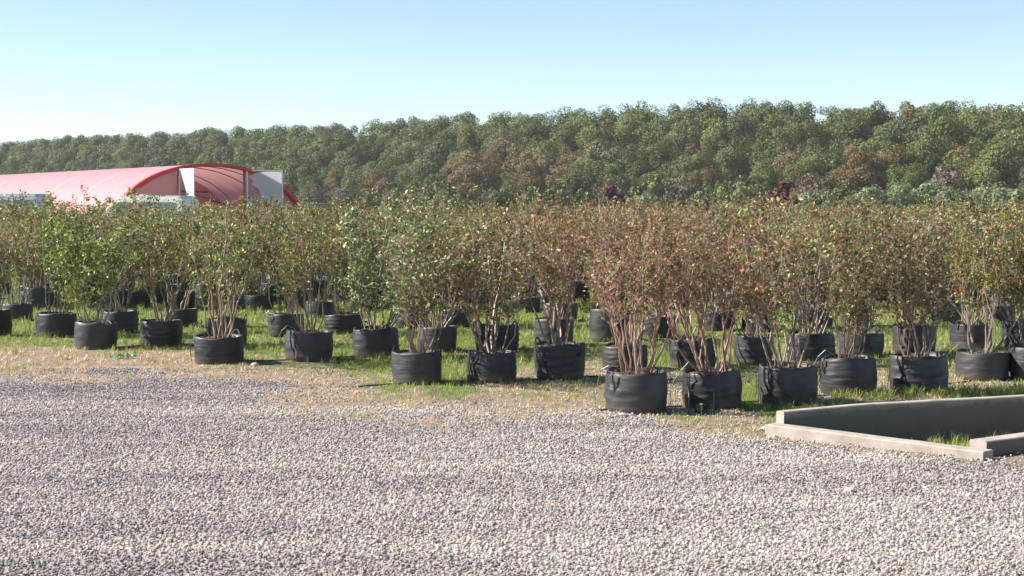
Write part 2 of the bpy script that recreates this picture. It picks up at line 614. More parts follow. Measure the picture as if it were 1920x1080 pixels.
sp = 0.0255
gx, gy = np.meshgrid(np.arange(-8.0, 8.0, sp), np.arange(7.0, 17.6, sp))
gx = gx.ravel() + rng.uniform(-sp * .6, sp * .6, gx.size); gy = gy.ravel() + rng.uniform(-sp * .6, sp * .6, gy.size)
keep = np.abs(gx) < 0.345 * gy + 2.0
gx = gx[keep]; gy = gy[keep]
zg, zs, zn = zones(gx, gy)
prob = np.clip(zg + 0.24 * zs * sstep(0.45, 0.7, fbm(gx * 2.0, gy * 1.2, 93, 4)) + 0.04 * zs, 0, 1)
s_, l_ = curb_side(gx, gy)
e_ = (gx - E_0.x) * -dE.y + (gy - E_0.y) * dE.x
keep = (rng.random(gx.size) < prob) & ~((s_ > 0.005) & (l_ > 0) & ~((l_ > AB.length + 0.01) & (e_ < -0.01)))
gx = gx[keep]; gy = gy[keep]; s_ = s_[keep]; l_ = l_[keep]
gz = ground_z(gx, gy) + rng.uniform(-0.004, 0.012, gx.size)
heap = np.where(l_ > -0.2, np.exp(-(s_ / 0.35) ** 2), 0) * 0.006
gz = gz + heap
points_object('gravel', np.stack([gx, gy, gz], -1), M_gravel, 0.0068, 0.0150, 0.6, 'pale grey crushed stone covering the yard in front of the pots')

# ------------------------------------------------------------------ pots in view, read off the photograph
# (centre px, bottom py, width px, height px, redness, fullness, kind, label)
POTS = [
    (1193, 776, 114, 79, .75, .75, 'r', 'wide front pot nearest the gravel with red-brown stems and a drooping strap'),
    (1337, 768, 107, 72, .62, .8, 'r', 'potted shrub standing right behind the small green wire frame'),
    (1475, 760, 106, 73, .60, .8, 'm', 'potted shrub with a black tube slanting across its pot, by the curb corner'),
    (1590, 744, 100, 72, .58, .9, 'm', 'potted shrub with a rust streaked pot just behind the curb corner'),
    (1722, 738, 104, 71, .62, .9, 'm', 'potted shrub in a wide ribbed pot behind the middle of the curb'),
    (1842, 714, 101, 53, .52, .8, 's', 'low pot with thick pale forked stems behind the right end of the curb'),
    (1942, 716, 92, 62, .55, .9, 'm', 'potted shrub cut by the right edge beside the low forked one'),
    (783, 723, 94, 61, .42, .95, 'm', 'potted shrub with seamed round pot alone at the straw edge'),
    (922, 718, 95, 57, .55, .9, 'm', 'potted shrub with a creased pale sided pot, second from the straw edge one'),
    (1050, 713, 93, 66, .66, .8, 's', 'potted shrub with a squared pot half in sharp shadow'),
    (412, 684, 99, 52, .40, .9, 's', 'wide low pot with wrinkled side and bare pale stems at the straw edge'),
    (579, 679, 85, 56, .46, .9, 's', 'potted shrub with a strap down its pot, right of the wide wrinkled one'),
    (705, 672, 82, 55, .40, .95, 'g', 'potted shrub with silvery green leaves behind the seamed pot'),
    (179, 655, 77, 51, .28, 1.0, 'g', 'leafy green potted shrub nearest the straw on the left'),
    (303, 649, 76, 48, .45, .9, 's', 'potted shrub with creased pot above the turquoise scrap'),
    (105, 633, 76, 45, .25, 1.0, 'g', 'dense green potted shrub behind the leftmost straw patch'),
    (-13, 631, 34, 50, .45, .9, 'm', 'potted shrub cut off by the left edge of the view'),
    (32, 601, 57, 32, .55, .9, 'm', 'small low potted shrub near the left edge in bright grass'),
    (226, 625, 54, 42, .45, .9, 'm', 'potted shrub close behind the leafy green one on the left'),
    (255, 576, 52, 30, .55, .9, 'm', 'brownish potted shrub in the grass gap behind the creased pot'),
    (64, 576, 42, 30, .55, .9, 'm', 'leaning potted shrub behind the dense green one at left'),
    (341, 613, 40, 34, .50, .9, 's', 'potted shrub with one long bent stem reaching right'),
    (425, 652, 70, 54, .45, .95, 'g', 'potted shrub hidden close behind the wide wrinkled pot'),
    (536, 633, 66, 43, .46, .95, 'm', 'potted shrub close behind the pot with the side strap'),
    (487, 583, 28, 30, .50, .9, 'm', 'small far pot left of the strapped pot, in tall grass'),
    (644, 626, 70, 37, .45, .95, 'm', 'shallow potted shrub left of the silvery green one'),
    (600, 596, 44, 27, .55, .9, 'm', 'far small pot behind the shallow one'),
    (820, 661, 74, 48, .48, .95, 'm', 'potted shrub close behind the seamed round pot on its right'),
    (770, 616, 42, 34, .50, .95, 'm', 'far potted shrub behind the silvery green one'),
    (855, 613, 60, 34, .52, .95, 'm', 'far potted shrub between the two straw edge pots'),
    (931, 658, 84, 49, .55, .95, 'm', 'potted shrub directly behind the creased pale sided pot'),
    (987, 586, 44, 29, .60, .9, 'm', 'far dark pot in grass left of the squared pot'),
    (1038, 649, 74, 52, .62, .85, 'r', 'potted shrub directly behind the squared pot'),
    (1050, 602, 62, 35, .62, .9, 'r', 'third pot back in line with the squared pot'),
    (1145, 641, 78, 62, .66, .85, 'r', 'tall grey pot behind the wide front pot, in open grass'),
    (1172, 695, 80, 48, .66, .85, 'r', 'wrinkled pot mostly hidden by the wide front pot'),
    (1299, 690, 87, 54, .62, .85, 'r', 'pot with a white torn patch behind the green wire frame one'),
    (1412, 684, 62, 55, .60, .9, 'm', 'potted shrub behind the gap right of the wire frame'),
    (1346, 621, 56, 36, .62, .9, 'm', 'far dark pot above the white torn patch pot'),
    (1424, 622, 56, 34, .60, .9, 'm', 'far pot in the gap above the slanting tube pot'),
    (1236, 633, 42, 42, .62, .9, 'r', 'far grey pot right of the wide front shrub stems'),
    (1526, 617, 69, 40, .60, .9, 'm', 'far pot with pale rim line right of centre field'),
    (1520, 677, 86, 52, .55, .95, 'm', 'potted shrub with green shoots hanging over its pot'),
    (1612, 669, 82, 47, .60, .9, 'm', 'potted shrub behind the rust streaked pot'),
    (1606, 613, 50, 42, .60, .9, 'm', 'far grey pot above the rust streaked one'),
    (1713, 664, 82, 54, .60, .9, 'm', 'potted shrub directly behind the wide ribbed pot'),
    (1771, 608, 36, 44, .50, .9, 'm', 'narrow far pot right of the ribbed pot shrub'),
    (1821, 656, 78, 49, .50, .9, 'm', 'dusty grey pot behind the low forked one'),
    (1873, 605, 42, 31, .52, .9, 'm', 'far pot above the dusty grey one'),
    (1912, 652, 64, 50, .55, .9, 'm', 'earth stained pot near the right edge'),
]

# ------------------------------------------------------------------ shrub meshes
def leaf_quads(P, D, L, W, r):
    """rhombic slightly folded leaves; P base, D direction"""
    n = len(P)
    side = np.cross(D, r.normal(size=(n, 3)))
    side /= np.linalg.norm(side, axis=1, keepdims=True) + 1e-9
    up = np.cross(side, D)
    L = L[:, None]; W = W[:, None]
    a = P; c = P + D * L
    m = P + D * L * 0.5
    b = m + side * W * 0.5 + up * W * 0.12; d = m - side * W * 0.5 + up * W * 0.12
    return np.stack([a, b, c, d], 1)


def rnd_unit(r, n):
    v = r.normal(size=(n, 3)); return v / np.linalg.norm(v, axis=1, keepdims=True)


def make_shrub(seed, nstem=12, leafy=1.0, height=1.38, spread=0.36, bare=0.30, thick=1.0, leafL=0.040, seg=4, lod=1.0):
    r = np.random.default_rng(seed)
    mb = MB()
    LP, LD = [], []
    for i in range(nstem):
        a = r.uniform(0, 2 * PI) if i > 2 else i * 2.1 + r.uniform(-.4, .4)
        rb = 0.12 * math.sqrt(r.random())
        base = np.array([math.cos(a) * rb, math.sin(a) * rb, -0.03])
        a2 = a + r.normal() * 0.5
        H = height * (r.uniform(0.68, 0.98) if i > 2 else r.uniform(1.0, 1.17))
        out_ = spread * r.uniform(0.25, 1.15) * (1.05 if i < 8 else 0.5)
        n = 9
        pts = [base]
        wob = r.normal(size=2) * 0.02
        for k in range(1, n):
            t = k / (n - 1)
            o_ = out_ * (t ** 0.75)
            wob = wob * 0.75 + r.normal(size=2) * 0.022
            pts.append(base + np.array([math.cos(a2) * o_ + wob[0], math.sin(a2) * o_ + wob[1], H * t * (1 - 0.06 * t)]))
        r0 = r.uniform(0.0065, 0.0115) * thick
        rads = [r0 * (1 - 0.8 * k / (n - 1)) for k in range(n)]
        mb.tube(pts, rads, seg, cap=False)
        pts = np.array(pts)
        nb = int(r.integers(9, 13) * lod)
        for j in range(nb):
            t = r.uniform(bare, 1.0)
            f = t * (n - 1); k = min(int(f), n - 2); p = pts[k] * (1 - (f - k)) + pts[k + 1] * (f - k)
            ba = r.uniform(0, 2 * PI)
            rise = r.uniform(0.5, 1.6)
            d = np.array([math.cos(ba), math.sin(ba), rise]); d /= np.linalg.norm(d)
            ln = r.uniform(0.12, 0.30) * (1.1 - 0.45 * t)
            q = [p, p + d * ln * 0.5 + r.normal(size=3) * 0.012, p + d * ln + np.array([0, 0, 0.03]) + r.normal(size=3) * 0.012]
            mb.tube(q, [0.0032 * thick, 0.0022, 0.0013], 3, cap=False)
            q = np.array(q)
            ntw = max(1, int(r.integers(2, 5) * lod))
            for _ in range(ntw):
                tt = r.uniform(0.25, 1.0)
                s = q[0] + (q[2] - q[0]) * tt
                d2 = d + r.normal(size=3) * 0.55; d2[2] += 0.35; d2 /= np.linalg.norm(d2)
                l2 = r.uniform(0.06, 0.15)
                e = s + d2 * l2
                mb.tube([s, e], [0.0017, 0.0010], 3, cap=False)
                nl = int(round(r.integers(4, 8) * leafy * lod))
                for m in range(nl):
                    LP.append(s + (e - s) * r.uniform(0.1, 1.05))
                    LD.append(d2)
            nl = int(r.integers(3, 6) * leafy * lod)
            for m in range(nl):
                LP.append(q[0] + (q[2] - q[0]) * r.uniform(0.3, 1)); LD.append(d)
        # leaves on the stem tip
        for m in range(int(10 * leafy * lod)):
            t = r.uniform(0.72, 1.0); f = t * (n - 1); k = min(int(f), n - 2)
            LP.append(pts[k] * (1 - (f - k)) + pts[k + 1] * (f - k)); LD.append(np.array([0, 0, 1.0]))
    LP = np.array(LP); LD = np.array(LD)
    n = len(LP)
    D = LD * 0.55 + rnd_unit(r, n) * 0.8
    D[:, 2] += 0.05
    D /= np.linalg.norm(D, axis=1, keepdims=True)
    L = r.uniform(0.65, 1.25, n) * leafL / math.sqrt(lod)
    Q = leaf_quads(LP, D, L, L * r.uniform(0.42, 0.62, n), r)
    return mb, Q


def shrub_meshes(kind, seed, **kw):
    mb, Q = make_shrub(seed, **kw)
    sm = mb.mesh('stems', M_stem_red if kind == 'r' else M_stem)
    fm = quads_mesh('foliage', Q, M_leaf)
    return sm, fm


SHRUBS = {
    'r': [shrub_meshes('r', 100 + i, nstem=15, leafy=0.62, bare=0.42, spread=0.43, leafL=0.040, thick=1.25) for i in range(3)],
    'm': [shrub_meshes('m', 200 + i, nstem=13, leafy=0.80, bare=0.25, spread=0.43, leafL=0.044, thick=1.1) for i in range(5)],
    's': [shrub_meshes('s', 300 + i, nstem=10, leafy=1.1, bare=0.36, spread=0.44, thick=1.45) for i in range(3)],
    'g': [shrub_meshes('g', 400 + i, nstem=13, leafy=1.0, bare=0.18, spread=0.45, leafL=0.050) for i in range(3)],
}
FAR = [shrub_meshes('m', 500 + i, nstem=9, leafy=1.0, bare=0.25, spread=0.42, leafL=0.042, seg=3, lod=0.6) for i in range(5)]


# ------------------------------------------------------------------ pots
def make_pot(seed, hi=True):
    r = np.random.default_rng(seed)
    ns, nz_ = (44, 15) if hi else (18, 4)
    ph = r.uniform(0, 6.28, 8); wv = r.uniform(0.6, 1.4, 8)
    H = 0.36
    V = []
    off = r.uniform(0, 50)
    prof = []
    for k in range(nz_ + 1):
        prof.append((k / nz_ * H, 0.0))
    rings = []
    for k in range(nz_ + 1):
        z = k / nz_ * H
        t = k / nz_
        ring = []
        for i in range(ns):
            a = 2 * PI * i / ns
            rad = 0.250 + 0.010 * math.sin(t * PI) * wv[0] + 0.030 * (t - 0.5) * (wv[1] - 0.9)
            rad += 0.008 * math.sin(2 * a + ph[0]) + 0.005 * math.sin(3 * a + ph[1] + t)
            # sagging folds round the bag
            rad += 0.0060 * wv[2] * math.sin(z * 95 * wv[3] + 1.6 * math.sin(a * 2 + ph[2]) + ph[3]) * max(0, math.sin(a + ph[4])) * math.sin(t * PI)
            rad += (float(vnoise(a * 5 + off, z * 26 + off, seed)) - 0.5) * 0.014 * math.sin(min(1, t * 1.2) * PI * 0.9 + 0.1)
            if k == 0:
                rad -= 0.012
            zz = z
            if k == nz_:
                zz += 0.008 * math.sin(2 * a + ph[5]) + 0.006 * math.sin(5 * a + ph[6])
            V.append((math.cos(a) * rad, math.sin(a) * rad, zz))
    # inside wall down to the soil
    for z, rr in ((H + 0.002, 0.243), (H - 0.05, 0.238)):
        for i in range(ns):
            a = 2 * PI * i / ns
            V.append((math.cos(a) * rr, math.sin(a) * rr, z + (0.008 * math.sin(2 * a + ph[5]) + 0.006 * math.sin(5 * a + ph[6]) if z > H else 0)))
    V.append((0, 0, 0.0))
    Fc = []
    nr = nz_ + 3
    for k in range(nr - 1):
        for i in range(ns):
            j = (i + 1) % ns
            Fc.append((k * ns + i, k * ns + j, (k + 1) * ns + j, (k + 1) * ns + i))
    c = nr * ns
    for i in range(ns):
        Fc.append(((i + 1) % ns, i, c))
    mb = MB(); mb.add(V, Fc)
    return mb.mesh('pot', M_pot, True)


def make_soil(seed):
    r = np.random.default_rng(seed)
    V = [(0, 0, 0.338)]; Fc = []
    ns = 20
    for k in range(1, 5):
        for i in range(ns):
            a = 2 * PI * i / ns; rr = 0.2405 * k / 4
            V.append((math.cos(a) * rr, math.sin(a) * rr, 0.338 - 0.008 * (k / 4) ** 2 + (r.random() - .5) * 0.022 * (k < 4) - (0.006 if k == 4 else 0)))
    for i in range(ns):
        Fc.append((0, 1 + i, 1 + (i + 1) % ns))
    for k in range(3):
        for i in range(ns):
            a = 1 + k * ns + i; b = 1 + k * ns + (i + 1) % ns
            Fc.append((a, a + ns, b + ns, b))
    mb = MB(); mb.add(V, Fc)
    # clods and dead leaves on the soil
    for _ in range(34):
        a = r.uniform(0, 6.28); q = 0.22 * math.sqrt(r.random()); s = r.uniform(0.006, 0.016)
        mb.box((math.cos(a) * q, math.sin(a) * q, 0.340 + s * 0.5), (s * 1.6, s, s), r.uniform(0, 3), top=0.5)
    return mb.mesh('soil', M_soil)


def make_handle(kind=0):
    """flat strap stitched outside the rim at +X"""
    mb = MB()
    if kind == 0:     # drooping loop
        path = [(0.262, -0.045, 0.345), (0.278, -0.04, 0.362), (0.292, -0.03, 0.33), (0.296, -0.012, 0.27), (0.290, 0.004, 0.225), (0.291, 0.016, 0.27), (0.290, 0.034, 0.33), (0.276, 0.044, 0.362), (0.262, 0.048, 0.345)]
    elif kind == 1:   # upright loop
        path = [(0.262, -0.06, 0.30), (0.265, -0.055, 0.36), (0.272, -0.03, 0.405), (0.278, 0.0, 0.42), (0.274, 0.03, 0.40), (0.265, 0.055, 0.36), (0.262, 0.06, 0.30)]
    else:             # torn loose strap lying down the side
        path = [(0.262, 0.0, 0.345), (0.276, 0.004, 0.364), (0.279, 0.01, 0.31), (0.280, 0.018, 0.22), (0.279, 0.026, 0.13), (0.290, 0.04, 0.05)]
    w_ = 0.011
    P = []
    n = len(path)
    for i, p in enumerate(path):
        p = Vector(p)
        d = (Vector(path[min(i + 1, n - 1)]) - Vector(path[max(i - 1, 0)])).normalized()
        o_ = Vector((1, 0, 0))
        s = d.cross(o_).normalized() * w_
        e = o_ * 0.0015
        P += [p + s + e, p - s + e, p - s - e, p + s - e]
    Fc = []
    for i in range(n - 1):
        for k in range(4):
            Fc.append((i * 4 + k, i * 4 + (k + 1) % 4, i * 4 + 4 + (k + 1) % 4, i * 4 + 4 + k))
    Fc += [(0, 1, 2, 3), ((n - 1) * 4 + 3, (n - 1) * 4 + 2, (n - 1) * 4 + 1, (n - 1) * 4)]
    mb.add(P, Fc)
    return mb.mesh('handle', M_strap)


POTM = [make_pot(700 + i) for i in range(7)]
POTF = [make_pot(800 + i, False) for i in range(3)]
SOIL = [make_soil(900 + i) for i in range(3)]
HANDLE = [make_handle(k) for k in range(3)]


def make_microtube(seed):
    r = np.random.default_rng(seed)
    mb = MB()
    k = r.uniform(0.9, 1.2)
    pts = [(-0.34, 0.10, 0.01), (-0.35 * k, 0.06, 0.12), (-0.33 * k, 0.02, 0.26), (-0.30, -0.02, 0.37), (-0.24, -0.05, 0.415 * k), (-0.17, -0.06, 0.40), (-0.12, -0.05, 0.345)]
    mb.tube(pts, 0.0035, 5)
    return mb.mesh('drip_tube', M_micro)


MICRO = [make_microtube(i) for i in range(3)]

G_SHRUB = 'black pots of bushy shrubs set out in rows on the grass'
prnd = random.Random(5)
pot_xy = []


def place_shrub(loc, rad, hscale, red, kind, label, total, near=True, handles=(), micro=None):
    e = empty('potted_shrub', label, 'potted shrub', loc, 0.0, G_SHRUB)
    s = rad / 0.255
    pm = prnd.choice(POTM if near else POTF)
    rz = prnd.uniform(0, 6.28)
    po = obj('pot', pm, e, (0, 0, 0), rz, (s, s, hscale))
    so_ = obj('soil', prnd.choice(SOIL), e, (0, 0, 0), prnd.uniform(0, 6), (s * 0.985, s * 0.985, hscale))
    for a, hk in handles:
        obj('handle', HANDLE[hk], po, (0, 0, 0), a - rz, (1, 1, 1))
    if micro is not None:
        obj('drip_tube', MICRO[micro], e, (0, 0, 0), prnd.uniform(-.3, .3), (s, s, hscale))
    sm, fm = prnd.choice(SHRUBS[kind] if near else FAR)
    zt = 0.335 * hscale
    k = (total - zt) / 1.50
    kx = k * prnd.uniform(0.86, 1.18)
    lean = (prnd.uniform(-.07, .07), prnd.uniform(-.07, .07))
    rs = prnd.uniform(0, 6.28)
    st = obj('stems', sm, e, (0, 0, zt), rs, (kx, kx, k))
    fo = obj('foliage', fm, e, (0, 0, zt), rs, (kx, kx, k))
    st.rotation_euler = (lean[0], lean[1], rs); fo.rotation_euler = (lean[0], lean[1], rs)
    po.rotation_euler = (prnd.uniform(-.035, .035), prnd.uniform(-.035, .035), rz)
    fo.color = (red - 0.07 + 0.10 * max(0.0, 1 - abs(pxof(loc[0], loc[1])[0] - 1200) / 450), prnd.uniform(0.44, 0.74), prnd.uniform(0.42, 0.56), 1)
    pot_xy.append((loc[0], loc[1], rad))
    return fo


for i, (px, py, wp, hp, red, full, kind, label) in enumerate(POTS):
    g = at(px, py)
    d = g.y
    rad = min(0.275, max(0.21, wp * 0.5 * (d + 0.25) / F))
    if wp < 60: rad = max(rad, 0.235)
    c = g + Vector((0, rad * 0.96, 0)) * 1.0
    c.x = g.x * (c.y / g.y)
    c.z = ground_z(c.x, c.y) - 0.004
    hs = min(1.25, max(0.72, hp * d / F / 0.36))
    hd = []
    if i in (0,): hd = [(R(-150), 0), (R(-8), 2)]
    elif i in (3,): hd = [(R(-165), 0)]
    elif i in (2, 4): hd = [(R(-5), 0), (R(178), 2)]
    elif i in (36,): hd = [(R(-10), 0), (R(185), 0)]
    elif i in (1, 10, 11): hd = [(R(-120 if i == 11 else 60), 2 if i == 11 else 1)]
    elif prnd.random() < 0.6:
        a = prnd.uniform(0, 2 * PI); hd = [(a, prnd.choice((0, 1, 1, 2))), (a + PI, prnd.choice((0, 1, 1)))]
    micro = prnd.randrange(3) if i in (0, 1, 3, 5, 10, 11, 23, 35, 8, 15) else None
    if i in (5,): tot = 1.72
    else: tot = prnd.uniform(1.72, 1.93)
    fo = place_shrub(c, rad, hs, red, kind, label, tot, True, hd, micro)
    if i == 12: fo.color = (0.08, 0.74, 0.38, 1)
    if i in (13, 15): fo.color = (0.12, 0.62, 0.55, 1)
    if i in (0, 1): fo.color = (0.62, 0.57, 0.48, 1)

# deeper rows, out to where single pots can no longer be told apart
rows = []
y = 27.6
k = 0
LIMIT = 296
cnt = len(POTS)
for px, d_, tot, colr, lb in [(442, 31.0, 1.95, (0.95, 0.8, 0.66, 1), 'bright orange shrub top showing just below the tunnel opening'), (1402, 44.5, 2.0, (1.0, 0.85, 0.80, 1), 'reddest shrub top, far back between the maroon trees'),
                             (745, 29.6, 2.06, (0.4, 0.6, 0.5, 1), 'tallest shrub, its shoots rising above the rest left of centre'), (1745, 38.5, 2.12, (0.2, 0.75, 0.5, 1), 'tall far shrub with a yellow green tip near the right'),
                             (60, 28.6, 2.03, (0.5, 0.55, 0.5, 1), 'tall shrub whose shoots rise before the left van')]:
    fo = place_shrub(Vector(((px - 960) / F * d_, d_, 0)), 0.25, 1.0, 0.5, 'm', lb, tot, True)
    fo.color = colr
    cnt += 1
zone_names = [(300, 'left of the pink tunnel door'), (640, 'below the pink tunnel'), (1000, 'left of the field middle'), (1300, 'below the maroon trees'), (1600, 'right of the field middle'), (9999, 'near the right edge of the view')]


def deep_label(px, y, red):
    zn = next(n for lim, n in zone_names if px < lim)
    depth = 'fifth row back' if y < 31 else 'middle of the field' if y < 38 else 'far half of the field'
    return 'potted shrub in the %s, %s' % (depth, zn)


while cnt < LIMIT:
    xw = 0.335 * y + 0.8
    x = -xw + prnd.uniform(0, 1)
    while x < xw and cnt < LIMIT:
        yy = y + prnd.uniform(-0.35, 0.35)
        xx = x + prnd.uniform(-0.12, 0.12)
        px, _ = pxof(xx, yy)
        u = px / 1920
        red = 0.52 + 0.14 * math.exp(-((u - .6) / .15) ** 2) - 0.14 * math.exp(-((u - .12) / .12) ** 2) + prnd.uniform(-.14, .14)
        tot = prnd.uniform(1.70, 1.98)
        if prnd.random() < 0.05: tot += 0.15
        if prnd.random() < 0.03: red += 0.3
        place_shrub(Vector((xx, yy, 0)), prnd.uniform(0.235, 0.265), prnd.uniform(0.85, 1.1), red, 'm', deep_label(px, yy, red), tot, yy < 31, ())
        cnt += 1
        x += prnd.uniform(1.0, 1.2)
    y += prnd.uniform(1.55, 1.8)
Y_IND = y

# the rest of the field: one mass nobody could count from here
def far_field():
    r = np.random.default_rng(77)
    base = []
    for i in range(5):
        mb, Q = make_shrub(600 + i, nstem=8, leafy=0.9, bare=0.2, spread=0.45, leafL=0.05, seg=3, lod=0.42)
        base.append(Q)
    allq = []
    y = Y_IND
    while y < 78:
        xw = 0.335 * y + 1.5
        x = -xw
        while x < xw:
            Q = base[r.integers(5)]
            a = r.uniform(0, 6.28); ca, sa = math.cos(a), math.sin(a)
            k = r.uniform(0.90, 1.02)
            P = Q.copy()
            X_ = P[..., 0] * ca - P[..., 1] * sa; Y_ = P[..., 0] * sa + P[..., 1] * ca
            P[..., 0] = X_ * k + x; P[..., 1] = Y_ * k + y + r.uniform(-.3, .3); P[..., 2] = P[..., 2] * k + 0.34
            allq.append(P)
            x += r.uniform(1.0, 1.25)
        y += 1.7
    P = np.concatenate(allq)
    o = obj('shrub_field', quads_mesh('shrub_field', P, M_leaf))
    o.color = (0.45, 0.55, 0.5, 1)
    thing(o, 'unbroken brownish mass of shrub tops at the far end of the field', 'shrubs', kind='stuff')


far_field()

# ------------------------------------------------------------------ grass
def blades(cx, cy, cz, h, wdt, lean, r, flat=0.0):
    n = len(cx)
    a = r.uniform(0, 2 * PI, n)
    l = r.uniform(0.1, 1.0, n) * lean
    dx = np.cos(a) * l; dy = np.sin(a) * l
    b = a + PI / 2 + r.normal(size=n) * 0.5
    wx = np.cos(b) * wdt * 0.5; wy = np.sin(b) * wdt * 0.5
    p0 = np.stack([cx - wx, cy - wy, cz], -1); p1 = np.stack([cx + wx, cy + wy, cz], -1)
    hz = h
    m = np.stack([cx + dx * hz * 0.45, cy + dy * hz * 0.45, cz + hz * 0.6], -1)
    W = np.stack([wx, wy, 0 * wx], -1) * 0.75
    top = np.stack([cx + dx * hz * 1.2, cy + dy * hz * 1.2, cz + hz * (1 - 0.35 * l)], -1)
    q1 = np.stack([p0, p1, m + W, m - W], 1)
    q2 = np.stack([m - W, m + W, top + W * 0.15, top - W * 0.15], 1)
    return np.stack([q1, q2], 1).reshape(-1, 4, 3)


def blade_mat(name, stops, trans=0.35):
    m, t, b, o = new_mat(name)
    geo = t.nodes.new('ShaderNodeNewGeometry')
    n = noise(t, 1.3, 4, geo.outputs['Position'], 0.6)
    wn = t.nodes.new('ShaderNodeTexWhiteNoise'); wn.noise_dimensions = '3D'
    sc_ = t.nodes.new('ShaderNodeVectorMath'); sc_.operation = 'SNAP'
    sc_.inputs[1].default_value = (0.025, 0.025, 5)
    t.links.new(geo.outputs['Position'], sc_.inputs[0]); t.links.new(sc_.outputs[0], wn.inputs['Vector'])
    f = mathn(t, 'ADD', mathn(t, 'MULTIPLY', n, 0.65), mathn(t, 'MULTIPLY', wn.outputs['Value'], 0.45))
    r = ramp(t, stops)
    t.links.new(f, r.inputs[0])
    t.links.new(r.outputs[0], b.inputs['Base Color'])
    b.inputs['Roughness'].default_value = 0.5
    translucent(t, b, o, r.outputs[0], trans)
    return m


M_grass = blade_mat('green_blade', [(0.2, (0.13, 0.18, 0.035)), (0.48, (0.25, 0.32, 0.07)), (0.7, (0.42, 0.44, 0.13)), (0.9, (0.60, 0.53, 0.27))])
M_straw = blade_mat('straw_blade', [(0.2, (0.44, 0.25, 0.14)), (0.45, (0.66, 0.43, 0.26)), (0.7, (0.80, 0.61, 0.40)), (0.9, (0.36, 0.42, 0.12))], 0.2)


def grass_field():
    r = np.random.default_rng(42)
    out_ = []; out_s = []
    # (y range, tufts per m2, blades, height, width)
    for y0, y1, dens, nb, h, wd in ((11.5, 18, 150, 11, 0.050, 0.0042), (18, 23, 95, 10, 0.065, 0.006), (23, 30, 50, 9, 0.08, 0.009), (30, 44, 20, 8, 0.10, 0.016)):
        xw = 0.34 * y1 + 2.6
        n = int(dens * 2 * xw * (y1 - y0))
        x = r.uniform(-xw, xw, n); y = r.uniform(y0, y1, n)
        k = np.abs(x) < 0.34 * y + 2.6
        x = x[k]; y = y[k]
        g, s, gn = zones(x, y)
        sd, ld = curb_side(x, y)
        okp = ~((sd > -0.05) & (sd < 0.16) & (ld > -0.1) & (ld < 2.2))
        dens_n = sstep(0.25, 0.6, fbm(x * 2.2, y * 1.4, 71, 3))
        u = r.random(len(x))
        isg = (u < (gn + 0.40 * s * sstep(0.45, 0.65, fbm(x * 1.7, y * 1.1, 5, 3))) * (0.45 + 0.55 * dens_n)) & okp & ~in_bed(x, y)
        iss = (~isg) & ~in_bed(x, y) & (r.random(len(x)) < np.clip(s * 0.9 + 0.25 * gn + 0.02 * g, 0, 1) * (0.4 + 0.6 * dens_n)) & okp
        for msk, lst, hh, ln in ((isg, out_, h, 0.7), (iss, out_s, h * 0.72, 1.5)):
            X_ = x[msk]; Y_ = y[msk]
            if len(X_) == 0: continue
            tall = (0.6 + 0.9 * r.random(len(X_)) ** 2) * (0.7 + 0.7 * fbm(X_ * 1.1, Y_ * 0.8, 88, 2))
            bx = np.repeat(X_, nb) + r.normal(size=len(X_) * nb) * 0.022
            by = np.repeat(Y_, nb) + r.normal(size=len(X_) * nb) * 0.022
            hb = np.repeat(tall, nb) * hh * r.uniform(0.55, 1.25, len(X_) * nb)
            bz = ground_z(bx, by) - 0.004
            lst.append(blades(bx, by, bz, hb, wd, ln, r))
    G = np.concatenate(out_); S = np.concatenate(out_s)
    # taller grass inside the curbs and along their back
    def strip(n, fn, h, wd=0.005, bed=False):
        P = [fn(r.random(), r.random()) for _ in range(n)]
        P = np.array([[p.x, p.y] for p in P])
        if bed: P = P[in_bed(P[:, 0], P[:, 1], 0.12)]; n = len(P)
        nb = 13
        bx = np.repeat(P[:, 0], nb) + r.normal(size=n * nb) * 0.018; by = np.repeat(P[:, 1], nb) + r.normal(size=n * nb) * 0.018
        return blades(bx, by, ground_z(bx, by) - 0.01 - 0.17 * bed, r.uniform(0.5, 1.2, n * nb) * h * np.repeat(0.6 + 0.8 * r.random(n), nb), wd, 0.6, r)
    ins = strip(230, lambda u, v: A.lerp(B, 0.35 + 0.75 * u) + ABp * (0.2 + 1.9 * v), 0.11, bed=True)
    rim = strip(260, lambda u, v: at(1560 + 480 * u, 752 - 16 * u - 12 * v), 0.10)
    G = np.concatenate([G, ins, rim])
    thing(obj('grass', quads_mesh('grass', G, M_grass)), 'short bright green grass growing between the black pots', 'grass', kind='stuff')
    thing(obj('dry_grass', quads_mesh('dry_grass', S, M_straw)), 'straw coloured dry grass between the gravel and the green turf', 'dry grass', kind='stuff')


grass_field()

# ------------------------------------------------------------------ concrete curbs
def concrete():
    m, t, b, o = new_mat('concrete')
    co = coords(t)
    n = noise(t, 5, 6, co, 0.65); n2 = noise(t, 60, 4, co, 0.7)
    r = ramp(t, [(0.3, (0.25, 0.215, 0.175)), (0.55, (0.40, 0.35, 0.30)), (0.75, (0.50, 0.45, 0.39))])
    t.links.new(n, r.inputs[0])
    c = mixc(t, r.outputs[0], (0.24, 0.21, 0.18), mathn(t, 'MULTIPLY', n2, 0.35))
    t.links.new(c, b.inputs['Base Color'])
    b.inputs['Roughness'].default_value = 0.9
    bump(t, b, mathn(t, 'ADD', n2, n), 0.35, 0.006)
    return m


M_conc = concrete()


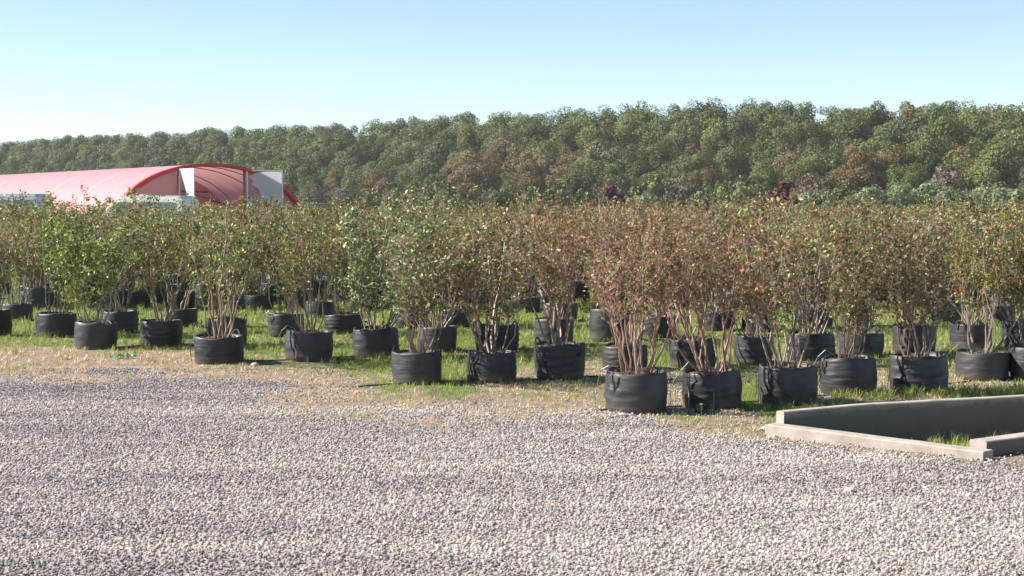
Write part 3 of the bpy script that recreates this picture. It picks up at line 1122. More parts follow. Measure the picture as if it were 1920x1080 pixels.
def tinted():  # wall shade put into the concrete colour, darker towards the base
    m, t, b, o = new_mat('shade_darkened_concrete')
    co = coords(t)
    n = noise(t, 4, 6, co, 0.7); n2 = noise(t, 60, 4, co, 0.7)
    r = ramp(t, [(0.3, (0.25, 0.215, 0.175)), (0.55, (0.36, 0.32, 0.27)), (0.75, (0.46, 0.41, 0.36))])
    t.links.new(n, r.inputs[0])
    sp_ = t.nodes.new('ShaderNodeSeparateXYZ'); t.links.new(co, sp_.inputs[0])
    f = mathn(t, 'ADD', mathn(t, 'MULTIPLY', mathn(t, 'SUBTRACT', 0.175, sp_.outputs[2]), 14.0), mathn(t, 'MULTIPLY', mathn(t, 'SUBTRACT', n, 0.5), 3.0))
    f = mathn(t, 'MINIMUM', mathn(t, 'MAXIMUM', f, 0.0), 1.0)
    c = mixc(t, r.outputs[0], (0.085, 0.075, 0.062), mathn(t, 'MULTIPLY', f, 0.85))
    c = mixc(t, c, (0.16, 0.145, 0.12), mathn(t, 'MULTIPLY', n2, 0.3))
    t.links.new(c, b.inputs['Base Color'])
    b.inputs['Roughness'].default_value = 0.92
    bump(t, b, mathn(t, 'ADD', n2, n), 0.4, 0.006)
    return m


M_shade_conc = tinted()


def wall_path(name, pts, hts, thick, side, parent, bevel=0.008, z0=-0.35, mat=None):
    """wall following pts (front face line), thickness towards side"""
    mb = MB()
    n = len(pts)
    L_, R_ = [], []
    for i in range(n):
        d = (pts[min(i + 1, n - 1)] - pts[max(i - 1, 0)]).normalized()
        p = Vector((-d.y, d.x, 0)) * side
        L_.append(pts[i]); R_.append(pts[i] + p * thick)
    V = []
    for i in range(n):
        h = hts[i]
        f, bk = L_[i], R_[i]
        e = (bk - f).normalized() * bevel
        V += [(f.x, f.y, z0), (f.x, f.y, h - bevel), (f.x + e.x, f.y + e.y, h), (bk.x - e.x, bk.y - e.y, h), (bk.x, bk.y, h - bevel), (bk.x, bk.y, z0)]
    Fc = []
    for i in range(n - 1):
        for k in range(6):
            a = i * 6 + k; b_ = i * 6 + (k + 1) % 6
            Fc.append((a, b_, b_ + 6, a + 6))
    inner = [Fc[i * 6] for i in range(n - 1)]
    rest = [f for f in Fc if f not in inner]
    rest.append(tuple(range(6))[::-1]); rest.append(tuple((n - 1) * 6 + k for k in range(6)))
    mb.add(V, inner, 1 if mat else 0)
    base = mb.n - len(V)
    mb.f += rest; mb.m += [0] * len(rest)
    return obj(name, mb.mesh(name, [M_conc, mat] if mat else M_conc), parent)


def sub(pts, hts, n):
    P, Hh = [], []
    for i in range(len(pts) - 1):
        for k in range(n):
            t = k / n
            P.append(pts[i].lerp(pts[i + 1], t)); Hh.append(hts[i] * (1 - t) + hts[i + 1] * t)
    P.append(pts[-1]); Hh.append(hts[-1])
    r = random.Random(3)
    Hh = [h + r.uniform(-.0015, .0015) for h in Hh]
    return P, Hh


cb = empty('concrete_curb', 'low bare concrete curb framing a sunken grass bed at the gravel edge', 'concrete curb', (0, 0, 0))
P1, H1 = sub([A, B], [0.080, 0.062], 10)
wall_path('long_side', P1, H1, 0.15, 1 if ABp.dot(Vector((-ABn.y, ABn.x, 0))) > 0 else -1, cb)
P2, H2 = sub([C0, C1, C2, C3], [0.165] * 4, 5)
wall_path('back_side', P2, H2, 0.09, 1, cb, mat=M_shade_conc)  # camera-side face carries the painted shade, as on the cross side
E_2 = E_0 + dE * 4.5
P3, H3 = sub([E_0 - dE * 0.0, E_2], [0.108, 0.108], 6)
wall_path('cross_side', P3, H3, 0.15, 1, cb, mat=M_shade_conc)
# ------------------------------------------------------------------ drip hoses, wire frame, scraps, flowers, stones
def hose(pix, label, z=0.012, rad=0.008):
    pts = [at(px, py) for px, py in pix]
    r = random.Random(len(pix) * 7 + int(pix[0][0]))
    P = []
    for i in range(len(pts) - 1):
        for k in range(8):
            p = pts[i].lerp(pts[i + 1], k / 8)
            p.x += r.uniform(-.01, .01); p.y += r.uniform(-.015, .015)
            p.z = float(ground_z(p.x, p.y)) + z
            P.append(p)
    p = pts[-1]; p.z = float(ground_z(p.x, p.y)) + z
    P.append(p)
    mb = MB(); mb.tube(P, rad, 7)
    thing(obj('drip_hose', mb.mesh('drip_hose', M_hose, True)), label, 'hose', 'black drip hoses laid along the pot rows')


hose([(1120, 770), (1263, 762), (1420, 754), (1560, 742), (1700, 733), (1830, 712), (1990, 700)], 'black drip hose running behind the front row of pots by the curb')
hose([(660, 726), (735, 722), (860, 717), (1000, 713), (1125, 706)], 'black drip hose between the seamed pot and the squared pot')
hose([(440, 677), (500, 678), (560, 676), (670, 670)], 'black drip hose lying between the wide wrinkled pot and its neighbour')
hose([(100, 632), (190, 652), (300, 646), (400, 650)], 'black drip hose in the grass behind the turquoise scrap')

# slanting tube on the third pot
mb = MB()
g = at(1475, 760)
mb.tube([(g.x - 0.17, g.y - 0.03 + 0.06, 0.37), (g.x - 0.16, g.y + 0.015, 0.345), (g.x - 0.12, g.y - 0.005, 0.25), (g.x - 0.03, g.y - 0.022, 0.14), (g.x + 0.10, g.y - 0.03, 0.03), (g.x + 0.17, g.y + 0.0, 0.008)], 0.006, 6)
thing(obj('drip_tube', mb.mesh('feeder_tube', M_hose, True)), 'black feeder tube slanting down the pot beside the curb corner', 'tube')

fr = empty('wire_stand', 'small green wire frame stuck in the ground before the second front pot', 'wire stand', at(1315, 776))
zw = 0.205
def bar(name, a, b_, r0=0.0062):
    m_ = MB(); m_.tube([a, b_], r0, 8); return obj(name, m_.mesh(name, M_greenpaint, True), fr)
bar('leg', (-0.108, 0, -0.03), (-0.108, 0, zw)); bar('leg', (0.105, -0.01, -0.03), (0.105, -0.01, zw))
bar('crossbar', (-0.112, 0, zw), (0.109, -0.01, zw))
m_ = MB(); m_.tube([(-0.02, 0.0, 0.012), (-0.018, 0.0, 0.05), (-0.015, 0, 0.075)], [0.036, 0.033, 0.026], 12); m_.tube([(-0.015, 0, 0.075), (-0.014, 0, 0.09)], [0.012, 0.010], 8)
obj('valve', m_.mesh('valve', simple('dark_green_plastic', (0.012, 0.05, 0.045), 0.35), True), fr)

# turquoise scrap of film
r = np.random.default_rng(8)
mb = MB()
n = 9
V = []
for i in range(n):
    for j in range(5):
        V.append(((i / (n - 1) - .5) * 0.30, (j / 4 - .5) * 0.10 + r.normal() * .01, 0.012 + abs(r.normal()) * 0.020))
Fc = [(i * 5 + j, i * 5 + j + 1, i * 5 + j + 6, i * 5 + j + 5) for i in range(n - 1) for j in range(4)]
mb.add(V, Fc)
me = mb.mesh('film_scrap', M_turq)
o = obj('plastic_scrap', me, None, at(232, 671), 0.1)
o.modifiers.new('thickness', 'SOLIDIFY').thickness = 0.002
thing(o, 'crumpled turquoise plastic scrap lying on the straw at left', 'plastic scrap')

# pale stones
for i, (px, py, s, lb) in enumerate([(1168, 781, .030, 'pale stone at the foot of the wide front pot'), (1383, 756, .04, 'pale stone right of the green wire frame pot'), (478, 686, .035, 'pale stone by the hose beside the wide wrinkled pot'),
                                     (1172, 808, .022, 'white pebble on the gravel below the wide front pot'), (1540, 752, .035, 'pale stone between the tube pot and the rust streaked pot'), (1436, 806, .03, 'small pale rock against the curb tip'),
                                     (1592, 922, .026, 'white pebble in the gravel below the curb'), (1816, 931, .02, 'small white pebble in the gravel at lower right')]):
    r = np.random.default_rng(60 + i)
    mb = MB()
    V = []; Fc = []
    ns, nr = 9, 5
    for a in range(nr + 1):
        th = PI * a / nr
        for b_ in range(ns):
            ph = 2 * PI * b_ / ns
            q = 1 + r.uniform(-.18, .18)
            V.append((math.sin(th) * math.cos(ph) * s * 1.3 * q, math.sin(th) * math.sin(ph) * s * q, math.cos(th) * s * 0.7 * q))
    for a in range(nr):
        for b_ in range(ns):
            Fc.append((a * ns + b_, a * ns + (b_ + 1) % ns, (a + 1) * ns + (b_ + 1) % ns, (a + 1) * ns + b_))
    mb.add(V, Fc)
    p = at(px, py); p.z = s * 0.4
    thing(obj('pale_stone', mb.mesh('pale_stone', M_pale), None, p, r.uniform(0, 3)), lb, 'stone', 'pale stones lying about the ground')

# dandelions
M_yel = simple('yellow_petal', (0.75, 0.52, 0.03), 0.6)
M_gst = simple('green_stalk', (0.12, 0.2, 0.05), 0.6)
fm = MB(); stm = MB()
stm.tube([(0, 0, 0), (0.005, 0, 0.05), (0, 0.004, 0.10)], 0.0025, 5)
for i in range(22):
    a = 2 * PI * i / 11 + (i > 10) * .3; r_ = 0.022 if i < 11 else 0.013; z_ = 0.10 if i < 11 else 0.108
    fm.add([(0, 0, 0.098), (math.cos(a - .2) * r_ * .7, math.sin(a - .2) * r_ * .7, z_ + .002), (math.cos(a) * r_, math.sin(a) * r_, z_ + .006), (math.cos(a + .2) * r_ * .7, math.sin(a + .2) * r_ * .7, z_ + .002)], [(0, 1, 2, 3)])
stm = stm.mesh('stalk', M_gst); fm = fm.mesh('flower_head', M_yel)
for px, py, lb in [(1809, 745, 'largest yellow dandelion, before the low forked pot'), (1767, 754, 'yellow dandelion just above the curb, left of the largest'), (1903, 748, 'yellow dandelion near the right edge above the curb'),
                   (1793, 751, 'small yellow dandelion between the ribbed pot and the largest flower'), (1865, 742, 'yellow dandelion right of the largest one'), (1036, 708, 'lone yellow dandelion at the foot of the squared pot'), (1315, 779, 'yellow dandelion below the green wire frame')]:
    p = at(px, py)
    e = empty('dandelion', lb, 'flower', (p.x, p.y, float(ground_z(p.x, p.y))), prnd.uniform(0, 6), 'dandelions flowering in the grass')
    obj('stalk', stm, e); obj('flower_head', fm, e, None, 0, 1.0)

# ------------------------------------------------------------------ polytunnel
def film_material(name, col, tcol, trans, rough=0.35, dirt=0.3, alpha=None):
    m, t, b, o = new_mat(name)
    n = noise(t, 1.2, 5, coords(t), 0.6)
    c = mixc(t, col, tuple(x * 0.8 for x in col), mathn(t, 'MULTIPLY', n, dirt * 2))
    if name == 'red_shade_film':      # pale stripes painted as highlights of film stretched over the ribs
        dt = t.nodes.new('ShaderNodeVectorMath'); dt.operation = 'DOT_PRODUCT'
        dt.inputs[1].default_value = (-26 / 46.87 / 8.25, 39 / 46.87 / 8.25, 0)
        t.links.new(coords(t), dt.inputs[0])
        fr_ = mathn(t, 'FRACT', mathn(t, 'ADD', dt.outputs['Value'], 0.0))
        ln_ = mathn(t, 'LESS_THAN', fr_, 0.07)
        c = mixc(t, c, (0.95, 0.72, 0.72), mathn(t, 'MULTIPLY', ln_, 0.35))
    t.links.new(c, b.inputs['Base Color'])
    b.inputs['Roughness'].default_value = rough
    bump(t, b, n, 0.6, 0.2)
    translucent(t, b, o, tcol, trans)
    if alpha is not None:
        mx_prev = o.inputs[0].links[0].from_socket
        tp = t.nodes.new('ShaderNodeBsdfTransparent'); tp.inputs[0].default_value = (*alpha[1], 1)
        mx = t.nodes.new('ShaderNodeMixShader'); mx.inputs[0].default_value = alpha[0]
        t.links.new(mx_prev, mx.inputs[1]); t.links.new(tp.outputs[0], mx.inputs[2]); t.links.new(mx.outputs[0], o.inputs[0])
    return m


M_roof = film_material('red_shade_film', (0.88, 0.40, 0.41), (0.85, 0.42, 0.42), 0.35)
M_rim = simple('red_edge_band', (0.62, 0.045, 0.05), 0.5, nz=(3, (0.4, 0.03, 0.03), .6))
M_endfilm = film_material('pink_end_film', (0.72, 0.52, 0.54), (0.75, 0.52, 0.55), 0.5, alpha=(0.3, (0.95, 0.78, 0.8)))
M_doorfilm = film_material('milky_door_film', (0.85, 0.83, 0.86), (0.85, 0.82, 0.86), 0.5, alpha=(0.12, (0.9, 0.85, 0.88)))
M_white = simple('white_painted_frame', (0.75, 0.76, 0.76), 0.4, nz=(4, (0.55, 0.55, 0.55), .5))
M_steel = simple('galvanised_tube', (0.26, 0.25, 0.26), 0.45, 0.6, nz=(6, (0.15, 0.14, 0.14), .6))


def tunnel():
    e = empty('polytunnel', 'long arched tunnel under pink-red film with white doors standing open', 'polytunnel', (-20.2, 108.0, 0))
    ax = Vector((-26, 39, 0)).normalized(); us = Vector((ax.y, -ax.x, 0))
    if us.x < 0: us = -us
    W, H, LN = 7.0, 4.5, 66.0

    def prof(u):
        q = min(1.0, abs(u) / W)
        return H * (1 - q ** 2.05) ** (1 / 2.05)
    NU = 44
    us_l = [W * math.sin(PI / 2 * (2 * i / NU - 1)) for i in range(NU + 1)]
    mb = MB()
    NL = 96
    V = []
    for j in range(NL + 1):
        a = LN * j / NL
        ph = (a / 2.75) % 1.0
        sag = 0.055 * (1 - abs(2 * ph - 1) ** 2) if True else 0
        for u in us_l:
            z = prof(u)
            k = 1 - sag / H
            p = us * (u * k) + ax * a
            V.append((p.x, p.y, z * k))
    Fc = []
    for j in range(NL):
        for i in range(NU):
            a = j * (NU + 1) + i
            Fc.append((a, a + 1, a + NU + 2, a + NU + 1))
    mb.add(V, Fc)
    ro = obj('roof_film', mb.mesh('roof_film', M_roof, True), e)
    # red edging over the first arch
    mb = MB(); V = []
    for a_, k in ((-0.12, 1.012), (0.34, 1.012), (0.34, 0.962), (-0.12, 0.962)):
        for u in us_l:
            p = us * (u * k) + ax * a_
            V.append((p.x, p.y, prof(u) * k))
    n1 = NU + 1
    Fc = []
    for s in range(4):
        s2 = (s + 1) % 4
        for i in range(NU):
            Fc.append((s * n1 + i, s * n1 + i + 1, s2 * n1 + i + 1, s2 * n1 + i))
    mb.add(V, Fc)
    obj('edge_band', mb.mesh('edge_band', M_rim, True), e)
    for j in (1, 2, 4, 6, 9, 12, 15, 18, 21):
        mb = MB()
        pts = [us * (u * 0.985) + ax * (2.75 * j) + Vector((0, 0, prof(u) * 0.985)) for u in us_l[::2]]
        mb.tube(pts, 0.035, 6)
        obj('arch_rib', mb.mesh('arch_rib', M_steel, True), e)
    # end wall: film bays, posts, lintel, braces; centre bay left open
    def bay(u0, u1, name, mat):
        mb = MB()
        N = 12
        poly = [(u0, 0.0), (u1, 0.0)] + [(u1 + (u0 - u1) * i / N, prof(u1 + (u0 - u1) * i / N) * 0.955) for i in range(N + 1)]
        mb.prism(poly, ax * 0.25, us, Vector((0, 0, 1)), ax, 0.02)
        obj(name, mb.mesh(name, mat), e)
    bay(-6.7, -2.42, 'end_film', M_endfilm)
    bay(2.47, 6.7, 'end_film', M_endfilm)
    def rod(name, a, b_, r0, mat=M_steel):
        mb = MB(); mb.tube([a, b_], r0, 8); obj(name, mb.mesh(name, mat, True), e)
    def uz(u, z, a=0.2):
        return us * u + ax * a + Vector((0, 0, z))
    rod('post', uz(-2.35, 0), uz(-2.35, prof(-2.35) * 0.955), 0.06)
    rod('post', uz(2.4, 0), uz(2.4, prof(2.4) * 0.955), 0.06)
    # bracing inside
    rod('tie_bar', uz(-5.1, 2.75, 12.8), uz(5.1, 2.75, 12.8), 0.06)
    rod('tie_bar', uz(-1.5, 3.3, 5.4), uz(5.2, 1.2, 5.4), 0.06)
    # far end film
    mb = MB(); N = 30
    poly = [(-W + 0.1, 0), (W - 0.1, 0)] + [((W - .1) * (1 - 2 * i / N), prof((W - .1) * (1 - 2 * i / N)) * .97) for i in range(N + 1)]
    mb.prism(poly, ax * 13.0, us, Vector((0, 0, 1)), ax, 0.03)
    obj('inner_curtain', mb.mesh('inner_curtain', M_endfilm), e)
    # doors
    def door(hu, dirv, ln, h, label=None, torn=False):
        d = empty('door', None, None); del_ = d
        d.parent = e
        d.location = us * hu + ax * -0.05
        if label: d['label'] = label
        nrm = Vector((-dirv.y, dirv.x, 0))
        mb = MB()
        t_ = 0.09
        for poly in ([(0, 0), (t_, 0), (t_, h), (0, h)], [(ln - t_, 0), (ln, 0), (ln, h), (ln - t_, h)], [(t_, h - t_), (ln - t_, h - t_), (ln - t_, h), (t_, h)], [(t_, 0.05), (ln - t_, 0.05), (ln - t_, .14), (t_, .14)],
                     [(t_, h * .5), (ln - t_, h * .5), (ln - t_, h * .5 + .06), (t_, h * .5 + .06)]):
            mb.prism(poly, (0, 0, 0), dirv, Vector((0, 0, 1)), nrm, 0.06)
        obj('door_frame', mb.mesh('door_frame', M_white), d)
        mb = MB()
        if torn:   # film has come away from the upper left corner
            poly = [(1.25, .14), (ln - t_, .14), (ln - t_, h - .1), (1.3, h - .12), (0.55, h - .25), (0.15, h - .5), (0.5, h - .75), (0.35, h - 1.0), (0.85, h - 1.3), (1.0, h - 1.9), (1.3, h - 2.3)]
        else:
            poly = [(t_ * .2, h - 0.35), (0.25, h - .1), (ln - t_, h - .1), (ln - t_, .14), (ln * .62, .14), (ln * .60, h * .45), (ln * .35, h * .75)]
        mb.prism(poly, nrm * 0.02, dirv, Vector((0, 0, 1)), nrm, 0.02)
        obj('door_film', mb.mesh('door_film', M_doorfilm), d)
        if torn:
            mb = MB()
            mb.prism([(0.1, .14), (1.2, .14), (1.2, h - 2.3), (.9, h - 1.9), (0.1, h - 0.6)], nrm * 0.025, dirv, Vector((0, 0, 1)), nrm, 0.01)
            obj('pink_film', mb.mesh('pink_film', M_endfilm), d)
    door(-2.4, (-ax + us * 0.02).normalized(), 2.45, 4.15, 'white door leaf swung out square to the end wall')
    door(2.5, (us * 0.985 - ax * 0.17).normalized(), 2.55, 4.15, 'torn white door leaf folded back against the end wall', True)


tunnel()

# ------------------------------------------------------------------ vans and shed behind the shrubs
M_cream = simple('cream_paint', (0.85, 0.80, 0.70), 0.4, nz=(3, (0.45, 0.38, 0.28), .6))
M_whitep = simple('white_paint', (0.74, 0.75, 0.77), 0.35, nz=(2, (0.6, 0.6, 0.62), .5))
M_blueg = simple('blue_grey_paint', (0.5, 0.53, 0.58), 0.35, nz=(2, (0.4, 0.44, 0.5), .5))
M_glass = simple('dark_glass', (0.10, 0.13, 0.17), 0.12, spec=0.8)
M_rubber = simple('tyre_rubber', (0.02, 0.02, 0.02), 0.8)
M_rimm = simple('steel_rim', (0.4, 0.4, 0.4), 0.4, 0.7)
M_lamp = simple('headlamp_glass', (0.6, 0.6, 0.58), 0.15)


def van(loc, rz, L, Hh, body_m, roof_m, label, windows, nose=0.75, hatch=False):
    e = empty('parked_van', label, 'van', loc, rz, 'vans parked before the pink tunnel')
    W = 1.9
    # side profile in (x,z): front at -L/2
    x0 = -L / 2
    prof = [(x0, 0.45), (x0 - 0.05, 0.95), (x0 + 0.10, 1.15), (x0 + nose, Hh - 0.28), (x0 + nose + 0.22, Hh - 0.10), (x0 + nose + 0.5, Hh - 0.05), (L / 2 - 0.25, Hh - 0.05), (L / 2 - 0.06, Hh - 0.16), (L / 2, 1.0), (L / 2, 0.42)]
    mb = MB()
    V = []
    n = len(prof)
    for yk, ins in ((-W / 2, 0.06), (-W / 2 + .0, 0.0), (W / 2, 0.0), (W / 2, 0.06)):
        pass
    secs = [(-W / 2, 0.035), (-W / 2 + 0.07, 0.0), (W / 2 - 0.07, 0.0), (W / 2, 0.035)]
    cz = Hh * 0.5
    for yk, ins in secs:
        for (x, z) in prof:
            yy = yk * (1.0 - 0.09 * max(0, (z - 1.1) / (Hh - 1.1)))
            V.append((x * (1 - ins * 0.6), yy, cz + (z - cz) * (1 - ins)))
    Fc = [tuple(range(n)), tuple(3 * n + k for k in range(n))[::-1]]
    for s in range(3):
        for k in range(n):
            Fc.append((s * n + k, (s + 1) * n + k, (s + 1) * n + (k + 1) % n, s * n + (k + 1) % n))
    mb.add(V, Fc)
    obj('body', mb.mesh('body', body_m), e)
    # roof panel
    mb = MB()
    mb.box(((nose + 0.22) / 2 + 0.05, 0, Hh - 0.02), (L - nose - 0.75, W * 0.86, 0.07), top=0.95)
    rf = obj('roof', mb.mesh('roof', roof_m), e)
    mb = MB()
    for sy in (-1, 1):
        mb.box(((nose + 0.22) / 2, sy * W * 0.44, Hh - 0.055), (L - nose - 0.6, 0.05, 0.13))
    obj('gutter', mb.mesh('gutter', M_whitep), e)
    if hatch:
        mb = MB(); mb.box((-0.15, 0, Hh + 0.055), (0.62, 0.6, 0.08), top=0.8); obj('roof_hatch', mb.mesh('roof_hatch', M_steel), rf)
    # side windows, both sides
    for (a, b_) in windows:
        for sy in (-1, 1):
            zt, zb = Hh - 0.32, 1.28
            yt = sy * (W / 2 * (1 - 0.09 * (zt - 1.1) / (Hh - 1.1)) + 0.012); yb = sy * (W / 2 * (1 - 0.09 * (zb - 1.1) / (Hh - 1.1)) + 0.012)
            mb = MB()
            P = [(a, yb, zb), (b_, yb, zb), (b_, yt, zt), (a + 0.05, yt, zt)]
            Q = [(x, y_ - sy * 0.02, z) for x, y_, z in P]
            mb.add(P + Q, [(0, 1, 2, 3), (7, 6, 5, 4), (0, 4, 5, 1), (1, 5, 6, 2), (2, 6, 7, 3), (3, 7, 4, 0)])
            obj('window', mb.mesh('window', M_glass), e)
    # windscreen
    mb = MB()
    xa, za, xb, zb = x0 + 0.10, 1.22, x0 + nose - 0.04, Hh - 0.34
    P = [(xa + .01, -W * .40, za), (xa + .01, W * .40, za), (xb, W * .37, zb), (xb, -W * .37, zb)]
    Q = [(x + 0.06, y_, z - 0.02) for x, y_, z in P]
    P = [(x - 0.03, y_, z + 0.012) for x, y_, z in P]
    mb.add(P + Q, [(0, 1, 2, 3), (7, 6, 5, 4), (0, 4, 5, 1), (1, 5, 6, 2), (2, 6, 7, 3), (3, 7, 4, 0)])
    obj('windscreen', mb.mesh('windscreen', M_glass), e)
    for sx in (x0 + 0.85, L / 2 - 0.9):
        for sy in (-1, 1):
            mb = MB(); mb.tube([(sx, sy * (W / 2 - .2), 0.34), (sx, sy * (W / 2 + .01), 0.34)], 0.34, 20)
            wh = obj('wheel', mb.mesh('tyre', M_rubber, False), e)
            mb = MB(); mb.tube([(sx, sy * (W / 2 - .05), 0.34), (sx, sy * (W / 2 + .02), 0.34)], 0.19, 16)
            obj('rim', mb.mesh('rim', M_rimm, False), wh)
    for sy in (-1, 1):
        mb = MB(); mb.box((x0 - 0.04, sy * 0.68, 0.78), (0.08, 0.26, 0.17)); obj('headlight', mb.mesh('headlight', M_lamp), e)
    mb = MB(); mb.box((x0 - 0.06, 0, 0.48), (0.14, W * .97, 0.2)); obj('bumper', mb.mesh('bumper', M_rubber), e)
    return e


van((-18.55, 82.0, 0), R(-15), 4.7, 2.22, M_cream, M_whitep, 'old cream van with a roof hatch parked before the tunnel door', [(-1.35, -0.35), (-0.2, 0.75), (0.9, 1.9)], hatch=True)
van((-26.7, 84.0, 0), R(-10), 4.9, 2.34, M_blueg, M_whitep, 'pale grey van with dark side windows at the left edge', [(-1.3, -0.3), (-0.15, 0.85), (1.0, 2.0)])

M_brick = simple('dull_rendered_wall', (0.24, 0.17, 0.13), 0.9, nz=(3, (0.18, 0.14, 0.12), .6))
M_roofg = simple('grey_roof_sheet', (0.42, 0.42, 0.42), 0.5, nz=(3, (0.3, 0.3, 0.3), .6))
sh = empty('low_shed', 'low shed with a thin grey flat roof just right of the tunnel', 'shed', (-16.6, 135, 0))
mb = MB(); mb.box((0, 0, 0.9), (3.6, 3, 1.8)); obj('wall', mb.mesh('wall', M_brick), sh)
mb = MB(); mb.box((0, 0, 1.87), (4.1, 3.5, 0.12)); obj('roof', mb.mesh('roof', M_roofg), sh)
mb = MB(); mb.box((-.6, -1.52, 0.9), (.9, .06, 1.7)); dd = obj('door', mb.mesh('door', M_steel), sh)

# ------------------------------------------------------------------ trees
def crown_quads(seed, n_cl=34, per=85, rx=0.5, rz=0.5, zc=0.62, leaf=0.055, low=0.0, soft=1.0):
    """unit tree of height 1; crown radius rx around zc"""
    r = np.random.default_rng(seed)
    P = []; D = []
    cl = []
    for i in range(n_cl):
        d = rnd_unit(r, 1)[0]
        q = r.uniform(0.45, 0.95) if i > 3 else r.uniform(0, .3)
        c = np.array([d[0] * rx * q, d[1] * rx * q, zc + d[2] * rz * q])
        if c[2] < zc: c[:2] *= 0.9
        s = r.uniform(0.20, 0.36) * rx * soft
        cl.append((c, s))
    for c, s in cl:
        m = int(per * (s / (0.28 * rx)) ** 1.6)
        d = rnd_unit(r, m)
        q = 0.55 + 0.5 * r.random(m) ** 0.6
        p = c + d * (s * q)[:, None] * np.array([1, 1, 0.85])
        P.append(p); D.append(d)
    P = np.concatenate(P); D = np.concatenate(D)
    k = P[:, 2] > low
    P = P[k]; D = D[k]
    n = len(P)
    CD = (P - np.array([0, 0, zc])) / np.array([rx, rx, rz]); CD /= np.linalg.norm(CD, axis=1, keepdims=True) + 1e-6
    nrm = D * 0.5 + CD * 0.75 + rnd_unit(r, n) * 0.8; nrm /= np.linalg.norm(nrm, axis=1, keepdims=True)
    a = np.cross(nrm, rnd_unit(r, n)); a /= np.linalg.norm(a, axis=1, keepdims=True)
    b = np.cross(nrm, a)
    s = (leaf * r.uniform(0.6, 1.3, n))[:, None]
    Q = np.stack([P - a * s * .6 - b * s * .25, P + a * s * .15 - b * s * .5, P + a * s * .6 + b * s * .2, P - a * s * .1 + b * s * .5], 1)
    return Q, cl


def tree_meshes(seed, mat, **kw):
    Q, cl = crown_quads(seed, **kw)
    me = quads_mesh('crown', Q, mat)
    mb = MB()
    r = random.Random(seed)
    zc = kw.get('zc', 0.62)
    mb.tube([(0, 0, -0.04), (0.004, 0, zc * 0.4), (-0.006, 0.005, zc * 0.8), (0.0, 0, zc + 0.15)], [0.024, 0.017, 0.012, 0.005], 7, cap=False)
    for c, s in cl[4:16]:
        z0 = zc * r.uniform(0.35, 0.8)
        mb.tube([(0, 0, z0), tuple(np.array([c[0] * .5, c[1] * .5, (z0 + c[2]) * .52])), tuple(c)], [0.010, 0.006, 0.002], 4, cap=False)
    return mb.mesh('trunk', M_bark), me


TREE = [tree_meshes(1000 + i, M_tree, n_cl=46 + 5 * (i % 3), per=210, rx=0.33 + 0.025 * (i % 3), rz=0.44 - 0.02 * (i % 2), zc=0.56, leaf=0.019, soft=1.0 + 0.12 * (i % 4)) for i in range(7)]
BUSH = [tree_meshes(1100 + i, M_tree, n_cl=26, per=70, rx=0.55, rz=0.46, zc=0.50, leaf=0.07) for i in range(4)]
TWIG = [tree_meshes(1200 + i, M_twiggy, n_cl=26, per=80, rx=0.52, rz=0.44, zc=0.52, leaf=0.045) for i in range(3)]
WILL = [tree_meshes(1300 + i, M_willow, n_cl=26, per=100, rx=0.62, rz=0.42, zc=0.48, leaf=0.055) for i in range(3)]
MARO = [tree_meshes(1400 + i, M_maroon, n_cl=22, per=90, rx=0.26, rz=0.42, zc=0.56, leaf=0.05, soft=1.2) for i in range(2)]
trnd = random.Random(21)
tree_list = []


def plant(name, meshes, x, y, h, wsc, red, val, sat, kindlabel, row, cat='tree', group=None, label=None):
    z = float(hill(x, y)) - 0.1
    e = empty(name, label, cat, (x, y, z), 0, group)
    tm, cm = trnd.choice(meshes)
    rz = trnd.uniform(0, 6.28)
    t_ = obj('trunk', tm, e, None, rz, (h * wsc, h * wsc, h))
    c_ = obj('crown', cm, e, None, rz, (h * wsc, h * wsc, h))
    c_.color = (red, val, sat, 1)
    if label is None:
        tree_list.append((e, kindlabel, row, pxof(x, y, z)[0]))
    return e


# rows of the wood climbing the slope
for row, (s0, hb, sp_) in enumerate([(0, 9.2, 6.8), (8, 10.8, 6.8), (17, 11.4, 6.6), (27, 11.8, 6.2), (38, 12.0, 4.8)]):
    t = -12.0
    while t < ELEN + 75:
        t += sp_ * trnd.uniform(0.55, 1.45)
        s = s0 + trnd.uniform(-2.5, 2.5)
        x = E0[0] + ED[0] * t + EN[0] * s; y = E0[1] + ED[1] * t + EN[1] * s
        px, _ = pxof(x, y)
        if px > 2050 or px < -130: continue
        h = hb * (trnd.uniform(0.78, 1.10) if row < 3 else trnd.uniform(0.94, 1.02))
        u = trnd.random()
        brownish = 0.14 if row <= 1 else (0.10 if row == 2 else 0.03)
        if row <= 2 and (830 < px < 1090 or 1270 < px < 1350 or 1560 < px < 1680 or px > 1800): brownish = 0.62
        rr = trnd.random()
        if rr < brownish:
            red, kl = trnd.uniform(0.55, 0.95), 'rusty brown tree'
            val = trnd.uniform(.45, .6)
        elif rr < brownish + 0.2:
            red, kl = trnd.uniform(0.2, 0.4), 'olive green tree'
            val = trnd.uniform(.48, .62)
        else:
            red, kl = trnd.uniform(0.0, 0.12), 'green tree' if trnd.random() < .5 else 'dark green tree'
            val = trnd.uniform(.5, .66) if kl == 'green tree' else trnd.uniform(.36, .46)
        if px < 600:
            red *= 0.5
        plant('broadleaf_tree', TREE, x, y, h, trnd.uniform(0.85, 1.2), red, val, trnd.uniform(.42, .55), kl,
              ['front row of the wood', 'second row of the wood', 'middle of the wood', 'upper slope of the wood', 'skyline'][row], 'tree', 'trees of the wood climbing the slope behind the field')

